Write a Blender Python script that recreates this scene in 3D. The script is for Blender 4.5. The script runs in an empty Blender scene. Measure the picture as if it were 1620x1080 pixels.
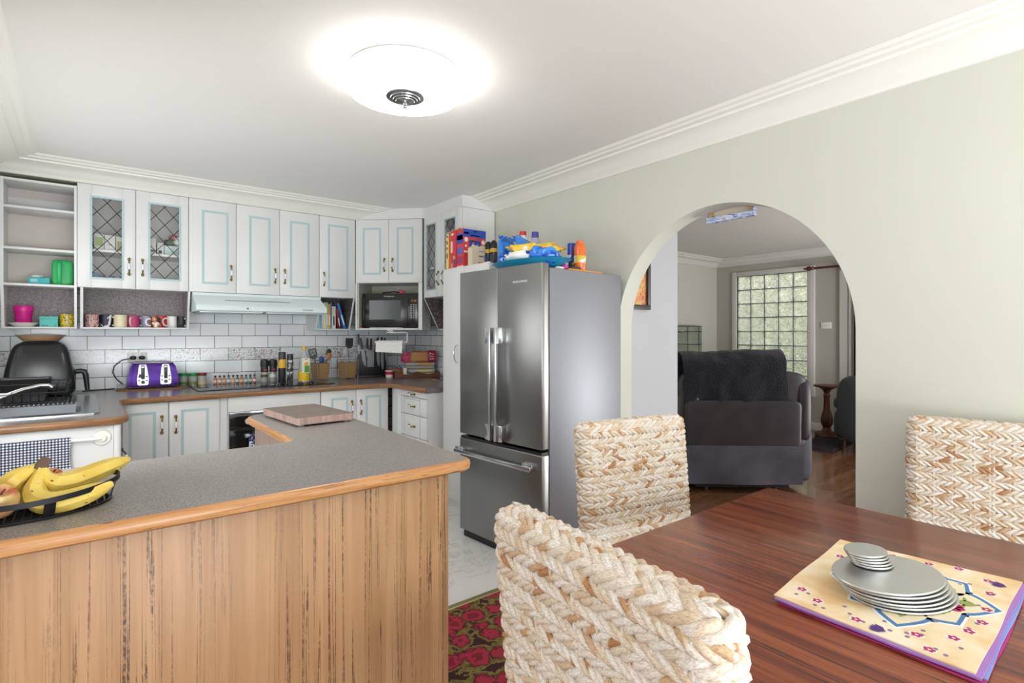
import bpy, bmesh, math, random
from mathutils import Vector, Matrix
random.seed(7)
COL = bpy.context.scene.collection
PI = math.pi
# ------------------------------------------------------------------ materials
def lin(h):
    if isinstance(h, str):
        h = h.lstrip('#'); v = [int(h[i:i+2], 16)/255 for i in (0, 2, 4)]
    else: v = [c/255 for c in h]
    return tuple(c/12.92 if c <= .04045 else ((c+.055)/1.055)**2.4 for c in v) + (1,)
class NT:
    def __init__(s, name):
        s.m = bpy.data.materials.new(name); s.m.use_nodes = True
        s.t = s.m.node_tree; s.b = s.t.nodes['Principled BSDF']; s.out = s.t.nodes['Material Output']
    def n(s, typ, **kw):
        nd = s.t.nodes.new(typ)
        for k, v in kw.items():
            if k in nd.inputs: nd.inputs[k].default_value = v
            else: setattr(nd, k, v)
        return nd
    def l(s, a, b): s.t.links.new(a, b)
    def obj(s, scale=(1, 1, 1), rot=(0, 0, 0), loc=(0, 0, 0), kind='Object'):
        tc = s.n('ShaderNodeTexCoord'); mp = s.n('ShaderNodeMapping')
        mp.inputs['Scale'].default_value = scale; mp.inputs['Rotation'].default_value = rot; mp.inputs['Location'].default_value = loc
        s.l(tc.outputs[kind], mp.inputs['Vector']); return mp.outputs['Vector']
    def noise(s, vec, scale, detail=4, rough=.5, dist=0):
        nd = s.n('ShaderNodeTexNoise'); nd.inputs['Scale'].default_value = scale; nd.inputs['Detail'].default_value = detail
        nd.inputs['Roughness'].default_value = rough; nd.inputs['Distortion'].default_value = dist
        s.l(vec, nd.inputs['Vector']); return nd.outputs['Fac']
    def ramp(s, fac, stops, interp='LINEAR'):
        nd = s.n('ShaderNodeValToRGB'); cr = nd.color_ramp; cr.interpolation = interp
        while len(cr.elements) < len(stops): cr.elements.new(.5)
        for e, (p, c) in zip(cr.elements, stops):
            e.position = p; e.color = lin(c) if not isinstance(c, (int, float)) else (c, c, c, 1)
        s.l(fac, nd.inputs['Fac']); return nd.outputs['Color']
    def mix(s, fac, a, b, mode='MIX'):
        nd = s.n('ShaderNodeMix', data_type='RGBA', blend_type=mode)
        for sock, v in ((nd.inputs[0], fac), (nd.inputs[6], a), (nd.inputs[7], b)):
            if hasattr(v, 'is_linked'): s.l(v, sock)
            elif isinstance(v, (int, float)): sock.default_value = v
            else: sock.default_value = lin(v)
        return nd.outputs[2]
    def math(s, op, a, b=None):
        nd = s.n('ShaderNodeMath', operation=op)
        for i, v in enumerate((a, b)):
            if v is None: continue
            if hasattr(v, 'is_linked'): s.l(v, nd.inputs[i])
            else: nd.inputs[i].default_value = v
        return nd.outputs[0]
    def base(s, c): s.l(c, s.b.inputs['Base Color'])
    def bump(s, h, strength=.3, dist=.01):
        nd = s.n('ShaderNodeBump'); nd.inputs['Strength'].default_value = strength; nd.inputs['Distance'].default_value = dist
        s.l(h, nd.inputs['Height']); s.l(nd.outputs['Normal'], s.b.inputs['Normal'])
_mc = {}
def M(col, rough=.5, metal=0, var=.04, scale=9, trans=0, name=None, spec=None):
    """painted / plastic / metal surface with a faint procedural mottling"""
    key = (str(col), rough, metal, var, scale, trans, spec)
    if key in _mc: return _mc[key]
    t = NT(name or 'surface'); c = lin(col)
    f = t.noise(t.obj(), scale, 3)
    nd = t.n('ShaderNodeMapRange'); nd.inputs['To Min'].default_value = 1-var; nd.inputs['To Max'].default_value = 1+var
    t.l(f, nd.inputs['Value'])
    mm = t.n('ShaderNodeMix', data_type='RGBA', blend_type='MULTIPLY'); mm.inputs[0].default_value = 1; mm.inputs[6].default_value = c
    t.l(nd.outputs[0], mm.inputs[7]); t.base(mm.outputs[2])
    t.b.inputs['Roughness'].default_value = rough; t.b.inputs['Metallic'].default_value = metal
    if trans: t.b.inputs['Transmission Weight'].default_value = trans
    if spec is not None: t.b.inputs['Specular IOR Level'].default_value = spec
    _mc[key] = t.m; return t.m
def patt(colors, scale=40, rough=.45, kind='noise', name='print'):
    """blotchy printed pattern of several colours"""
    t = NT(name); v = t.obj()
    if kind == 'noise': f = t.noise(v, scale, 2, .5, .6)
    else:
        nd = t.n('ShaderNodeTexVoronoi'); nd.inputs['Scale'].default_value = scale; t.l(v, nd.inputs['Vector'])
        f = nd.outputs['Distance']
    n = len(colors)
    st = [(.32+.36*i/max(1, n-1) if kind == 'noise' else i*.3, c) for i, c in enumerate(colors)]
    t.base(t.ramp(f, st, 'CONSTANT')); t.b.inputs['Roughness'].default_value = rough; return t.m
def thin_glass(tint='#ffffff', alpha=.12, rough=.03):
    t = NT('clear_glass'); tr = t.n('ShaderNodeBsdfTransparent'); tr.inputs[0].default_value = lin(tint)
    gl = t.n('ShaderNodeBsdfGlossy'); gl.inputs['Roughness'].default_value = rough
    mx = t.n('ShaderNodeMixShader'); mx.inputs[0].default_value = alpha
    t.l(tr.outputs[0], mx.inputs[1]); t.l(gl.outputs[0], mx.inputs[2]); t.l(mx.outputs[0], t.out.inputs['Surface']); return t.m
def wood_mat(stops, scale=(1, 1, 1), nscale=6, rough=.35, lines=None, dist=.6, bump=0, coat=0, grain=None, dark=.22):
    t = NT('wood'); v = t.obj(scale)
    f = t.noise(v, nscale, 8, .6, dist); c = t.ramp(f, stops)
    if lines:
        v2 = t.obj(tuple(a*b for a, b in zip(scale, lines[0])))
        f2 = t.noise(v2, lines[1], 4, .6, .35)
        k = t.ramp(f2, [(0, 1.), (lines[2], 1.), (lines[2]+.05, 0.), (1, 0.)])
        c = t.mix(k, c, grain or '#3a2413'); 
    t.base(c); t.b.inputs['Roughness'].default_value = rough
    if coat: t.b.inputs['Coat Weight'].default_value = coat; t.b.inputs['Coat Roughness'].default_value = .12
    if bump: t.bump(f, bump, .002)
    return t.m
# ------------------------------------------------------------------ mesh builder
class MB:
    def __init__(s): s.bm = bmesh.new(); s.mi = 0; s.T = Matrix()
    def _fin(s, faces, smooth=True):
        for f in faces: f.material_index = s.mi; f.smooth = smooth
    def v(s, p): return s.bm.verts.new(s.T @ Vector(p))
    def box(s, x0, x1, y0, y1, z0, z1, bev=0, seg=2):
        vs = [s.v((x, y, z)) for x in (x0, x1) for y in (y0, y1) for z in (z0, z1)]
        fs = [s.bm.faces.new([vs[i] for i in q]) for q in ((0, 1, 3, 2), (4, 6, 7, 5), (0, 4, 5, 1), (2, 3, 7, 6), (0, 2, 6, 4), (1, 5, 7, 3))]
        s._fin(fs)
        if bev:
            es = list({e for f in fs for e in f.edges})
            r = bmesh.ops.bevel(s.bm, geom=es, offset=bev, segments=seg, affect='EDGES', profile=.5)
            s._fin(r['faces'])
        return s
    def rings(s, rings, cap0=True, cap1=True, closed=False):
        R = [[s.v(p) for p in r] for r in rings]; fs = []; n = len(R[0])
        pairs = list(zip(R, R[1:])) + ([(R[-1], R[0])] if closed else [])
        for a, b in pairs:
            for i in range(n):
                j = (i+1) % n
                fs.append(s.bm.faces.new((a[i], a[j], b[j], b[i])))
        if not closed:
            if cap0 and len(R[0]) > 2: fs.append(s.bm.faces.new(R[0][::-1]))
            if cap1: fs.append(s.bm.faces.new(R[-1]))
        s._fin(fs); return s
    def lathe(s, prof, seg=24, c=(0, 0, 0), sx=1, sy=1, cap=True):
        c = Vector(c)
        return s.rings([[c+Vector((sx*r*math.cos(2*PI*i/seg), sy*r*math.sin(2*PI*i/seg), z)) for i in range(seg)] for r, z in prof], cap, cap)
    def cyl(s, p0, p1, r, seg=16, r1=None):
        return s.tube([p0, p1], [r, r if r1 is None else r1], seg)
    def tube(s, pts, r, seg=8, closed=False, flat=1, up=None):
        P = [Vector(p) for p in pts]; n = len(P); rs = r if isinstance(r, (list, tuple)) else [r]*n
        rings = []; prev = None
        for i in range(n):
            a = P[i-1] if (i or closed) else P[0]; b = P[(i+1) % n] if (i < n-1 or closed) else P[-1]
            t = (b-a).normalized()
            if prev is None:
                u = Vector(up) if up else (Vector((0, 0, 1)) if abs(t.z) < .9 else Vector((1, 0, 0)))
            else: u = prev
            u = (u - t*u.dot(t)).normalized(); w = t.cross(u); prev = u
            rings.append([P[i] + u*(rs[i]*math.cos(2*PI*k/seg)) + w*(rs[i]*flat*math.sin(2*PI*k/seg)) for k in range(seg)])
        return s.rings(rings, True, True, closed)
    def ball(s, c, r, seg=16, n=1.0, rot=None):
        """superellipsoid; n<1 gives a rounded box"""
        c = Vector(c); r = Vector(r) if hasattr(r, '__len__') else Vector((r, r, r))
        sp = lambda v: math.copysign(abs(v)**n, v)
        rings = []; h = seg//2+2
        for i in range(h+1):
            a = -PI/2 + PI*i/h; a = max(-PI/2+.02, min(PI/2-.02, a))
            ring = []
            for k in range(seg):
                b = 2*PI*k/seg
                p = Vector((sp(math.cos(a))*sp(math.cos(b))*r.x, sp(math.cos(a))*sp(math.sin(b))*r.y, sp(math.sin(a))*r.z))
                if rot: p = rot @ p
                ring.append(c+p)
            rings.append(ring)
        return s.rings(rings)
    def poly(s, loop, z0, z1, holes=(), axis='z'):
        """extruded 2-D outline with optional holes"""
        mp = {'z': lambda a, b, h: (a, b, h), 'y': lambda a, b, h: (a, h, b), 'x': lambda a, b, h: (h, a, b)}[axis]
        es = []; tops = []
        for L in [loop]+list(holes):
            vs = [s.v(mp(a, b, z1)) for a, b in L]; tops.append(vs)
            es += [s.bm.edges.new((vs[i], vs[(i+1) % len(vs)])) for i in range(len(vs))]
        r = bmesh.ops.triangle_fill(s.bm, edges=es, use_beauty=True, use_dissolve=not holes)
        fs = [g for g in r['geom'] if isinstance(g, bmesh.types.BMFace)]
        if z0 != z1:
            ex = bmesh.ops.extrude_face_region(s.bm, geom=fs)
            nv = [g for g in ex['geom'] if isinstance(g, bmesh.types.BMVert)]
            d = (s.T.to_3x3() @ Vector(mp(0, 0, z0-z1)))
            for q in nv: q.co += d
            allf = {f for q in nv for f in q.link_faces} | {f for vs in tops for q in vs for f in q.link_faces}
        else: allf = set(fs)
        s._fin(allf); return s
    def quad(s, a, b, c, d):
        s._fin([s.bm.faces.new([s.v(p) for p in (a, b, c, d)])]); return s
    def grid(s, fn, nu, nv):
        V = [[s.v(fn(i/nu, j/nv)) for j in range(nv+1)] for i in range(nu+1)]
        s._fin([s.bm.faces.new((V[i][j], V[i+1][j], V[i+1][j+1], V[i][j+1])) for i in range(nu) for j in range(nv)]); return s
    def sweep(s, path, prof, closed=False):
        """path: (x,y) list; prof: (outward offset, z); outward is to the right of travel"""
        P = [Vector((a, b)) for a, b in path]; n = len(P); rings = []
        for i in range(n):
            d0 = (P[i]-P[i-1]) if (i or closed) else None; d1 = (P[(i+1) % n]-P[i]) if (i < n-1 or closed) else None
            d0 = d0.normalized() if d0 else d1.normalized(); d1 = d1.normalized() if d1 else d0
            n0 = Vector((d0.y, -d0.x)); n1 = Vector((d1.y, -d1.x)); m = (n0+n1)
            m = m/max(.3, (1+n0.dot(n1)))
            rings.append([(P[i].x+m.x*o, P[i].y+m.y*o, z) for o, z in prof])
        return s.rings(rings, True, True, closed)
    def jitter(s, amt, sc=30, seed=0):
        from mathutils import noise
        for q in s.bm.verts:
            q.co += noise.noise_vector(q.co*sc+Vector((seed, seed*2, 0)))*amt
        return s
    def build(s, name, mats, parent=None, angle=40, recalc=True):
        if recalc: bmesh.ops.recalc_face_normals(s.bm, faces=s.bm.faces)
        me = bpy.data.meshes.new(name); s.bm.to_mesh(me); s.bm.free()
        for m in (mats if isinstance(mats, (list, tuple)) else [mats]): me.materials.append(m)
        try: me.set_sharp_from_angle(angle=math.radians(angle))
        except Exception: pass
        o = bpy.data.objects.new(name, me); COL.objects.link(o)
        if parent: o.parent = parent
        return o
def tag(o, label=None, cat=None, group=None, kind=None):
    for k, v in (('label', label), ('category', cat), ('group', group), ('kind', kind)):
        if v: o[k] = v
    return o
def thing(name, label, cat, loc=(0, 0, 0), rz=0, group=None, tilt=None):
    o = bpy.data.objects.new(name, None); COL.objects.link(o); o.empty_display_size = .05
    o.location = loc; o.rotation_euler = (tilt[0] if tilt else 0, tilt[1] if tilt else 0, math.radians(rz))
    return tag(o, label, cat, group)
def struct(o): o['kind'] = 'structure'; return o
def copy_tree(o, parent=None):
    c = o.copy(); COL.objects.link(c)
    if parent: c.parent = parent
    for ch in list(o.children): copy_tree(ch, c)
    return c
def arc(cx, cy, r, a0, a1, n=8, ry=None):
    ry = ry or r
    return [(cx+r*math.cos(math.radians(a0+(a1-a0)*i/n)), cy+ry*math.sin(math.radians(a0+(a1-a0)*i/n))) for i in range(n+1)]
def text(m, s, size, loc, rot=None, ext=.0004):
    """lettering added into builder m; text lies in local XY at loc, rot = Matrix 3x3"""
    cu = bpy.data.curves.new('t', 'FONT'); cu.body = s; cu.size = size; cu.align_x = 'CENTER'; cu.align_y = 'CENTER'; cu.extrude = ext; cu.resolution_u = 2
    o = bpy.data.objects.new('t', cu); COL.objects.link(o)
    dg = bpy.context.evaluated_depsgraph_get(); me = bpy.data.meshes.new_from_object(o.evaluated_get(dg))
    X = Matrix.Translation(Vector(loc)) @ (rot.to_4x4() if rot else Matrix())
    vs = [m.v(X @ q.co) for q in me.vertices]; fs = []
    for p in me.polygons:
        try: fs.append(m.bm.faces.new([vs[i] for i in p.vertices]))
        except ValueError: pass
    m._fin(fs, False)
    bpy.data.objects.remove(o); bpy.data.curves.remove(cu); bpy.data.meshes.remove(me)
FRONT = Matrix(((1, 0, 0), (0, 0, -1), (0, 1, 0)))          # text facing local -Y

# ------------------------------------------------------------------ palette
CAB = M('#e1e1e0', .38, var=.015, name='white_cabinet_paint'); TRIM = M('#b4c8cd', .45, var=.03, name='pale_blue_trim')
CABIN = M('#e2dfdc', .6, name='cabinet_inside'); WHITE = M('#f0f0ee', .4, var=.02, name='white_plastic')
BRASS = M('#8a7440', .35, .9, name='aged_brass'); PORC = M('#ececf0', .18, var=.01, name='porcelain')
BLACK = M('#17171a', .4, name='black_plastic'); GLOSSBLACK = M('#101012', .08, name='black_glass'); CHROME = M('#d6d8da', .14, 1, var=.02, name='chrome')
SILVER = M('#c6c7c6', .3, 1, var=.05, name='brushed_silver'); STEEL2 = M('#b9bbbd', .25, 1, name='sink_steel')
GLASS = thin_glass(alpha=.025); LEAD = M('#26262a', .5, name='lead_strip')
def wall_paint(col):
    t = NT('wall_paint'); f = t.noise(t.obj(), 1.3, 3); t.base(t.mix(f, col, tuple(min(255, int(c*1.02)) for c in bytes.fromhex(col[1:]))))
    f2 = t.noise(t.obj(), 180, 2); t.bump(f2, .04, .001); t.b.inputs['Roughness'].default_value = .75; return t.m
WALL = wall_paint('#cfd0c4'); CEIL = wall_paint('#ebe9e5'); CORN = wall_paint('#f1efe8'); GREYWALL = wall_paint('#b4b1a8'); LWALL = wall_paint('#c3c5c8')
BULK = wall_paint('#b9b8a6')
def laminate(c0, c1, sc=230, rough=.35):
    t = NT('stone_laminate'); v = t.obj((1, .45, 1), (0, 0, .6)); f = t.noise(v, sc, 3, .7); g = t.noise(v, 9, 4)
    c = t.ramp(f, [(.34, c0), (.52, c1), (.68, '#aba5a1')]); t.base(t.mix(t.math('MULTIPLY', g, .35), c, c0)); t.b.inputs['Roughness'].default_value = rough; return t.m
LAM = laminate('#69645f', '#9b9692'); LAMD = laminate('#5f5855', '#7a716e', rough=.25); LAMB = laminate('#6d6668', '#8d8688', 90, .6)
def oak_veneer():
    t = NT('oak_veneer'); v = t.obj((16, 16, .5)); f = t.noise(v, 1.6, 6, .6, .5); c = t.ramp(f, [(.3, '#a97f56'), (.5, '#b98e64'), (.7, '#c59b71')])
    l1 = t.noise(t.obj((62, 62, .55)), 1, 2, .5, .35); l2 = t.noise(t.obj((30, 30, 14)), 4, 4, .7); w = t.noise(t.obj((5, 5, .4)), 1, 2)
    k = t.ramp(t.math('ABSOLUTE', t.math('SUBTRACT', l1, .5)), [(0, 1.), (.012, .9), (.026, 0.), (1, 0.)])
    k = t.math('MULTIPLY', t.math('MULTIPLY', k, t.ramp(l2, [(.34, 0.), (.55, 1.)])), t.ramp(w, [(.36, .25), (.6, 1.)]))
    t.base(t.mix(k, c, '#4f3622')); t.b.inputs['Roughness'].default_value = .42; return t.m
OAK = oak_veneer()
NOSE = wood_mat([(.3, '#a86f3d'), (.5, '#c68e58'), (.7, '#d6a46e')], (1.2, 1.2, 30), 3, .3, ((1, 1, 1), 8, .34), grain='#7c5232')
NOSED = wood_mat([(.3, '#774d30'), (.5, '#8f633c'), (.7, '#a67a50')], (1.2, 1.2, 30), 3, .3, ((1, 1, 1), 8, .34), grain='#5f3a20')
MAHOG = wood_mat([(.25, '#4e1f12'), (.45, '#74331d'), (.6, '#914a28'), (.8, '#ad693a')], (11, .5, 1), 2.4, .25, ((3, 1, 1), 5, .36), coat=.12, grain='#35130b')
DARKW = wood_mat([(.3, '#3a2016'), (.6, '#5a3322')], (8, 8, 1), 3, .35)
# ------------------------------------------------------------------ constants (metres; camera at x=0,y=0)
CT = .94; YB = 5.36; YU = 4.98; CZ = 2.567; XL = -.5; WT = .14
def WX(y): return 2.90-.0225*(3.9-y)
# ------------------------------------------------------------------ shell
def tile_mat(axis):
    t = NT('subway_tiles'); v = t.obj(); sx = t.n('ShaderNodeSeparateXYZ'); t.l(v, sx.inputs[0])
    off = (-.693+.1104) if axis == 'x' else -5.36
    a = t.math('ADD', sx.outputs[0 if axis == 'x' else 1], off); z = t.math('ADD', sx.outputs[2], -1.250)
    cb = t.n('ShaderNodeCombineXYZ'); t.l(a, cb.inputs[0]); t.l(z, cb.inputs[1])
    br = t.n('ShaderNodeTexBrick'); t.l(cb.outputs[0], br.inputs['Vector'])
    br.offset = .5; br.inputs['Scale'].default_value = 1; br.inputs['Brick Width'].default_value = .2208; br.inputs['Row Height'].default_value = .109
    br.inputs['Mortar Size'].default_value = .0026; br.inputs['Mortar Smooth'].default_value = .1
    br.inputs['Color1'].default_value = lin('#f2f5f7'); br.inputs['Color2'].default_value = lin('#e9eff3'); br.inputs['Mortar'].default_value = lin('#55585c')
    # floral border row just under z = 1.25
    band = t.math('MULTIPLY', t.math('LESS_THAN', sx.outputs[2], 1.249), t.math('GREATER_THAN', sx.outputs[2], 1.142))
    vo = t.n('ShaderNodeTexVoronoi'); vo.inputs['Scale'].default_value = 26; t.l(cb.outputs[0], vo.inputs['Vector'])
    fl = t.ramp(t.math('ADD', vo.outputs['Distance'], t.math('MULTIPLY', t.noise(v, 90, 3), .5)), [(.0, '#a85064'), (.5, '#cc8a98'), (.545, '#e8e9ea'), (1, '#e8e9ea')])
    lf = t.ramp(t.noise(v, 75, 5, .7), [(.0, '#4a5a52'), (.43, '#7e8a86'), (.48, '#ffffff'), (1, '#ffffff')])
    fl = t.mix(1., fl, lf, 'MULTIPLY')
    cid = t.math('FLOOR', t.math('DIVIDE', a, .2208)); wn = t.n('ShaderNodeTexWhiteNoise', noise_dimensions='1D'); t.l(cid, wn.inputs['W'])
    fade = t.math('MULTIPLY', t.math('ADD', t.math('MULTIPLY', wn.outputs['Value'], .75), .25), band)
    edge = t.math('SUBTRACT', 1, br.outputs['Fac'])
    t.base(t.mix(t.math('MULTIPLY', fade, edge), br.outputs['Color'], fl))
    t.b.inputs['Roughness'].default_value = .12
    t.bump(edge, .35, .003); return t.m
TILE = tile_mat('x'); TILER = tile_mat('y')
def marble():
    t = NT('marble_vinyl'); v = t.obj(); f = t.noise(v, 2.2, 8, .62, 1.6)
    t.base(t.ramp(f, [(.3, '#dfe0dc'), (.47, '#e9e9e6'), (.5, '#d3d0ca'), (.53, '#e9e8e5'), (.8, '#e2e2de')])); t.b.inputs['Roughness'].default_value = .3; return t.m
def carpet():
    t = NT('axminster_carpet'); v = t.obj(); n = t.n('ShaderNodeTexNoise'); n.inputs['Scale'].default_value = 9; n.inputs['Detail'].default_value = 3; t.l(v, n.inputs['Vector'])
    mv = t.n('ShaderNodeMix', data_type='VECTOR'); mv.inputs[0].default_value = .06; t.l(v, mv.inputs[4]); t.l(n.outputs['Color'], mv.inputs[5])
    vo = t.n('ShaderNodeTexVoronoi'); vo.inputs['Scale'].default_value = 9.5; t.l(mv.outputs[1], vo.inputs['Vector'])
    c = t.ramp(t.math('ADD', vo.outputs['Distance'], t.math('MULTIPLY', t.noise(v, 46, 4), .5)), [(0, '#8d1530'), (.50, '#bd2c46'), (.66, '#a31f38'), (.72, '#3a1518'), (.77, '#7a6428'), (.86, '#8f7d3c'), (.94, '#3a1418')], 'CONSTANT')
    p = t.noise(v, 420, 2); t.base(t.mix(t.math('MULTIPLY', p, .5), c, '#2a1412')); t.b.inputs['Roughness'].default_value = .95; t.bump(p, .6, .004); return t.m
def floorboards():
    t = NT('cypress_boards'); v = t.obj(); br = t.n('ShaderNodeTexBrick'); t.l(v, br.inputs['Vector']); br.inputs['Scale'].default_value = 1
    br.inputs['Brick Width'].default_value = 2.4; br.inputs['Row Height'].default_value = .085; br.inputs['Mortar Size'].default_value = .0012
    br.inputs['Color1'].default_value = lin('#8e6242'); br.inputs['Color2'].default_value = lin('#6f4a30'); br.inputs['Mortar'].default_value = lin('#2c1a10')
    f = t.noise(t.obj((2, 22, 1)), 3, 6, .6, .6); k = t.ramp(f, [(.35, '#5a3a24'), (.6, '#ffffff')]); t.base(t.mix(.55, br.outputs['Color'], k, 'MULTIPLY'))
    t.b.inputs['Roughness'].default_value = .25; t.b.inputs['Coat Weight'].default_value = .4; return t.m
struct(MB().box(XL-.1, 2.95, 2.31, 5.45, -.1, 0).build('floor', marble()))
struct(MB().box(-3.2, 2.95, -3.2, 2.302, -.1, .006).build('floor', carpet()))
struct(MB().box(2.95, 8.4, -1.2, 5.0, -.1, .004).build('floor', floorboards()))
struct(MB().box(-3.2, 3.0, -3.2, 5.5, CZ, CZ+.1).build('ceiling', CEIL))
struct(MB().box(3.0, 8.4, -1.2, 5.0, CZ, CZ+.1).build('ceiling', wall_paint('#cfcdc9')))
struct(MB().box(XL-.12, 3.0, YB, YB+.12, 0, CZ).build('wall_back', TILE))
# left kitchen wall with the window over the sink
m = MB(); m.poly([(1.0, 0), (YB+.1, 0), (YB+.1, CZ), (1.0, CZ)], XL-.12, XL, [[(3.3, 1.05), (3.3, 2.1), (4.75, 2.1), (4.75, 1.05)]], 'x'); struct(m.build('wall_left', WALL))
m = MB()
for a in ((3.3, 3.36, 1.05, 2.1), (4.69, 4.75, 1.05, 2.1), (3.36, 4.69, 1.05, 1.11), (3.36, 4.69, 2.04, 2.1), (4.0, 4.05, 1.11, 2.04)): m.box(XL-.1, XL-.04, *a, .004)
m.mi = 1; m.box(XL-.075, XL-.07, 3.36, 4.69, 1.11, 2.04); struct(m.build('window_2', [M('#eeeeec', .4), GLASS]))
# arch wall (very slightly out of parallel with the cabinets)
ya, yb, ysp, ac, ar = .972, 2.43, 1.393, 1.701, .729
loop = [(-3.2, 0), (ya, 0)] + [(ac-ar*math.cos(PI*i/40), ysp+ar*math.sin(PI*i/40)) for i in range(41)] + [(yb, 0), (YB+.1, 0), (YB+.1, CZ), (-3.2, CZ)]
m = MB(); m.poly(loop, 0, WT, (), 'x')
for q in m.bm.verts: q.co.x += WX(q.co.y)
struct(m.build('wall_right', WALL, angle=30))
m = MB().box(WX(4.6)-.012, WX(4.6)+.02, 3.76, YB, CT, 1.6); struct(m.build('trim_1', TILER))
# bulkheads above the wall cabinets
struct(MB().box(XL, 2.05, YU+.004, YB, 2.469, CZ).build('trim_2', BULK))
struct(MB().poly([(2.05, YU+.003), (2.515, 4.518), (2.545, 4.518), (2.545, 3.875), (WX(3.9), 3.875), (WX(5.3), YB), (2.05, YB)], 2.469, CZ).build('trim_3', CAB))
# cornices
cp = [(0, .10), (.018, .10), (.03, .088), (.05, .08), (.08, .06), (.115, .042), (.155, .034), (.172, .032), (.180, .022), (.215, .021), (.228, .012), (.252, .011), (.27, 0), (0, 0)]
cp = [(o, CZ-.0005-z) for o, z in cp]
m = MB(); m.sweep([(XL, -3.0), (XL, YU), (2.05, YU)], cp)
for q in m.bm.verts:                                   # scribed against the diagonal bulkhead
    if q.co.x > 1.5: q.co.x = 2.05+(YU-q.co.y)
struct(m.build('trim_4', CORN, angle=25))
struct(MB().sweep([(WX(3.87), 3.87), (WX(-3), -3.0)], cp).build('trim_5', CORN, angle=25))
m = MB(); m.sweep([(3.8, 2.6+.0), (3.8, 4.86), (8.2, 4.86), (8.2, -1)], cp); struct(m.build('trim_6', M('#dddbd8', .7), angle=25))
struct(MB().box(.9, 3.0, 2.285, 2.318, 0, .012, .004).build('trim_7', M('#a39a6a', .35, .7)))
# ---- living room shell
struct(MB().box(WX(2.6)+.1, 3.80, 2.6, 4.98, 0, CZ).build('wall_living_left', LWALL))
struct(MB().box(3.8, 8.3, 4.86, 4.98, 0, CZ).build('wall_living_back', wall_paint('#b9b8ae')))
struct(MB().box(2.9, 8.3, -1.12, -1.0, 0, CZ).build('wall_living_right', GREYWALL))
gy0, gy1, gz0, gz1 = 3.429, 4.506, .545, 2.287
m = MB(); m.poly([(-1.1, 0), (4.98, 0), (4.98, CZ), (-1.1, CZ)], 8.2, 8.32, [[(gy0, gz0), (gy0, gz1), (gy1, gz1), (gy1, gz0)]], 'x'); struct(m.build('wall_living_far', GREYWALL))
def glassblock():
    t = NT('glass_block'); b = t.b; b.inputs['Base Color'].default_value = lin('#f2f7f4'); b.inputs['Transmission Weight'].default_value = 1; b.inputs['Roughness'].default_value = .03; b.inputs['IOR'].default_value = 1.45
    v = t.obj(); f = t.noise(v, 17, 2, .5, 2.6); t.bump(f, 1., .06); return t.m
m = MB(); ny, nz = 5, 8; dy = (gy1-gy0)/ny; dz = (gz1-gz0)/nz
for i in range(ny):
    for j in range(nz):
        m.box(8.215, 8.29, gy0+i*dy+.007, gy0+(i+1)*dy-.007, gz0+j*dz+.007, gz0+(j+1)*dz-.007, .008)
m.mi = 1
for i in range(ny+1): m.box(8.225, 8.285, gy0+i*dy-.006, gy0+i*dy+.006, gz0, gz1)
for j in range(nz+1): m.box(8.224, 8.286, gy0, gy1, gz0+j*dz-.006, gz0+j*dz+.006)
m.mi = 2
for a in ((gy0-.10, gy0, gz0-.07, gz1+.07), (gy1, gy1+.075, gz0-.07, gz1+.07), (gy0, gy1, gz1, gz1+.07), (gy0, gy1, gz0-.07, gz0)): m.box(8.175, 8.24, *a, .004)
struct(m.build('window_1', [glassblock(), M('#4b5552', .6), M('#d2d0cb', .5)]))
# curtained doorway trim on the far wall
m = MB()
for a in ((2.90, 3.0, 0, 2.26), (1.5, 1.6, 0, 2.26), (1.5, 3.0, 2.26, 2.34)): m.box(8.16, 8.21, *a, .004)
m.box(8.175, 8.2, 1.6, 2.9, 0, 2.26); m.mi = 1; m.box(8.14, 8.18, 2.845, 2.875, 0, 2.25, .004)
struct(m.build('door_1', [M('#d9d7d3', .5), M('#eceae6', .4)]))
struct(MB().box(8.18, 8.2, 3.0, 4.86, 0, .11, .004).build('baseboard_far', M('#cfcdc8', .5)))
struct(MB().box(3.8, 8.18, 4.84, 4.86, 0, .11, .004).build('baseboard_back', M('#cfcdc8', .5)))

# ------------------------------------------------------------------ cabinet pieces (local: x right, front faces -y, z up)
def pull(parent, x, z, y=0, L=.112, horiz=False):
    m = MB()
    R = Matrix.Translation((x, y, z)) @ (Matrix.Rotation(PI/2, 4, 'Y') if horiz else Matrix())
    m.T = R; h = L/2
    for s in (1, -1):
        m.ball((0, -.007, s*h), (.0105, .009, .012), 10)
        m.tube([(0, -.009, s*(h-.006)), (0, -.021, s*(h-.018)), (0, -.028, s*.021)], [.006, .0048, .0062], 8)
    m.mi = 1; m.lathe([(.006, -.0225), (.0088, -.016), (.0095, 0), (.0088, .016), (.006, .0225)], 10, (0, -.028, 0))
    return m.build('handle', [BRASS, PORC], parent)
def frame_trim(m, x0, x1, z0, z1, w, y, t=.0022):
    m.box(x0, x0+w, y-t, y+.001, z0, z1); m.box(x1-w, x1, y-t, y+.001, z0, z1)
    m.box(x0+w, x1-w, y-t, y+.001, z1-w, z1); m.box(x0+w, x1-w, y-t, y+.001, z0, z0+w)
def door(parent, x0, x1, z0, z1, hside=None, hz=None, y=0, inset=(.075, .075, .075, .075), name='door', t=.018, trimw=.0175):
    g = .0015; m = MB(); m.box(x0+g, x1-g, y, y+t, z0+g, z1-g, .0025)
    if inset:
        m.mi = 1; l, r, b, tp = inset; frame_trim(m, x0+l, x1-r, z0+b, z1-tp, trimw, y)
    d = m.build(name, [CAB, TRIM], parent)
    if hside: pull(d, x0+.04 if hside == 'l' else x1-.04, hz, y)
    return d
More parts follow.
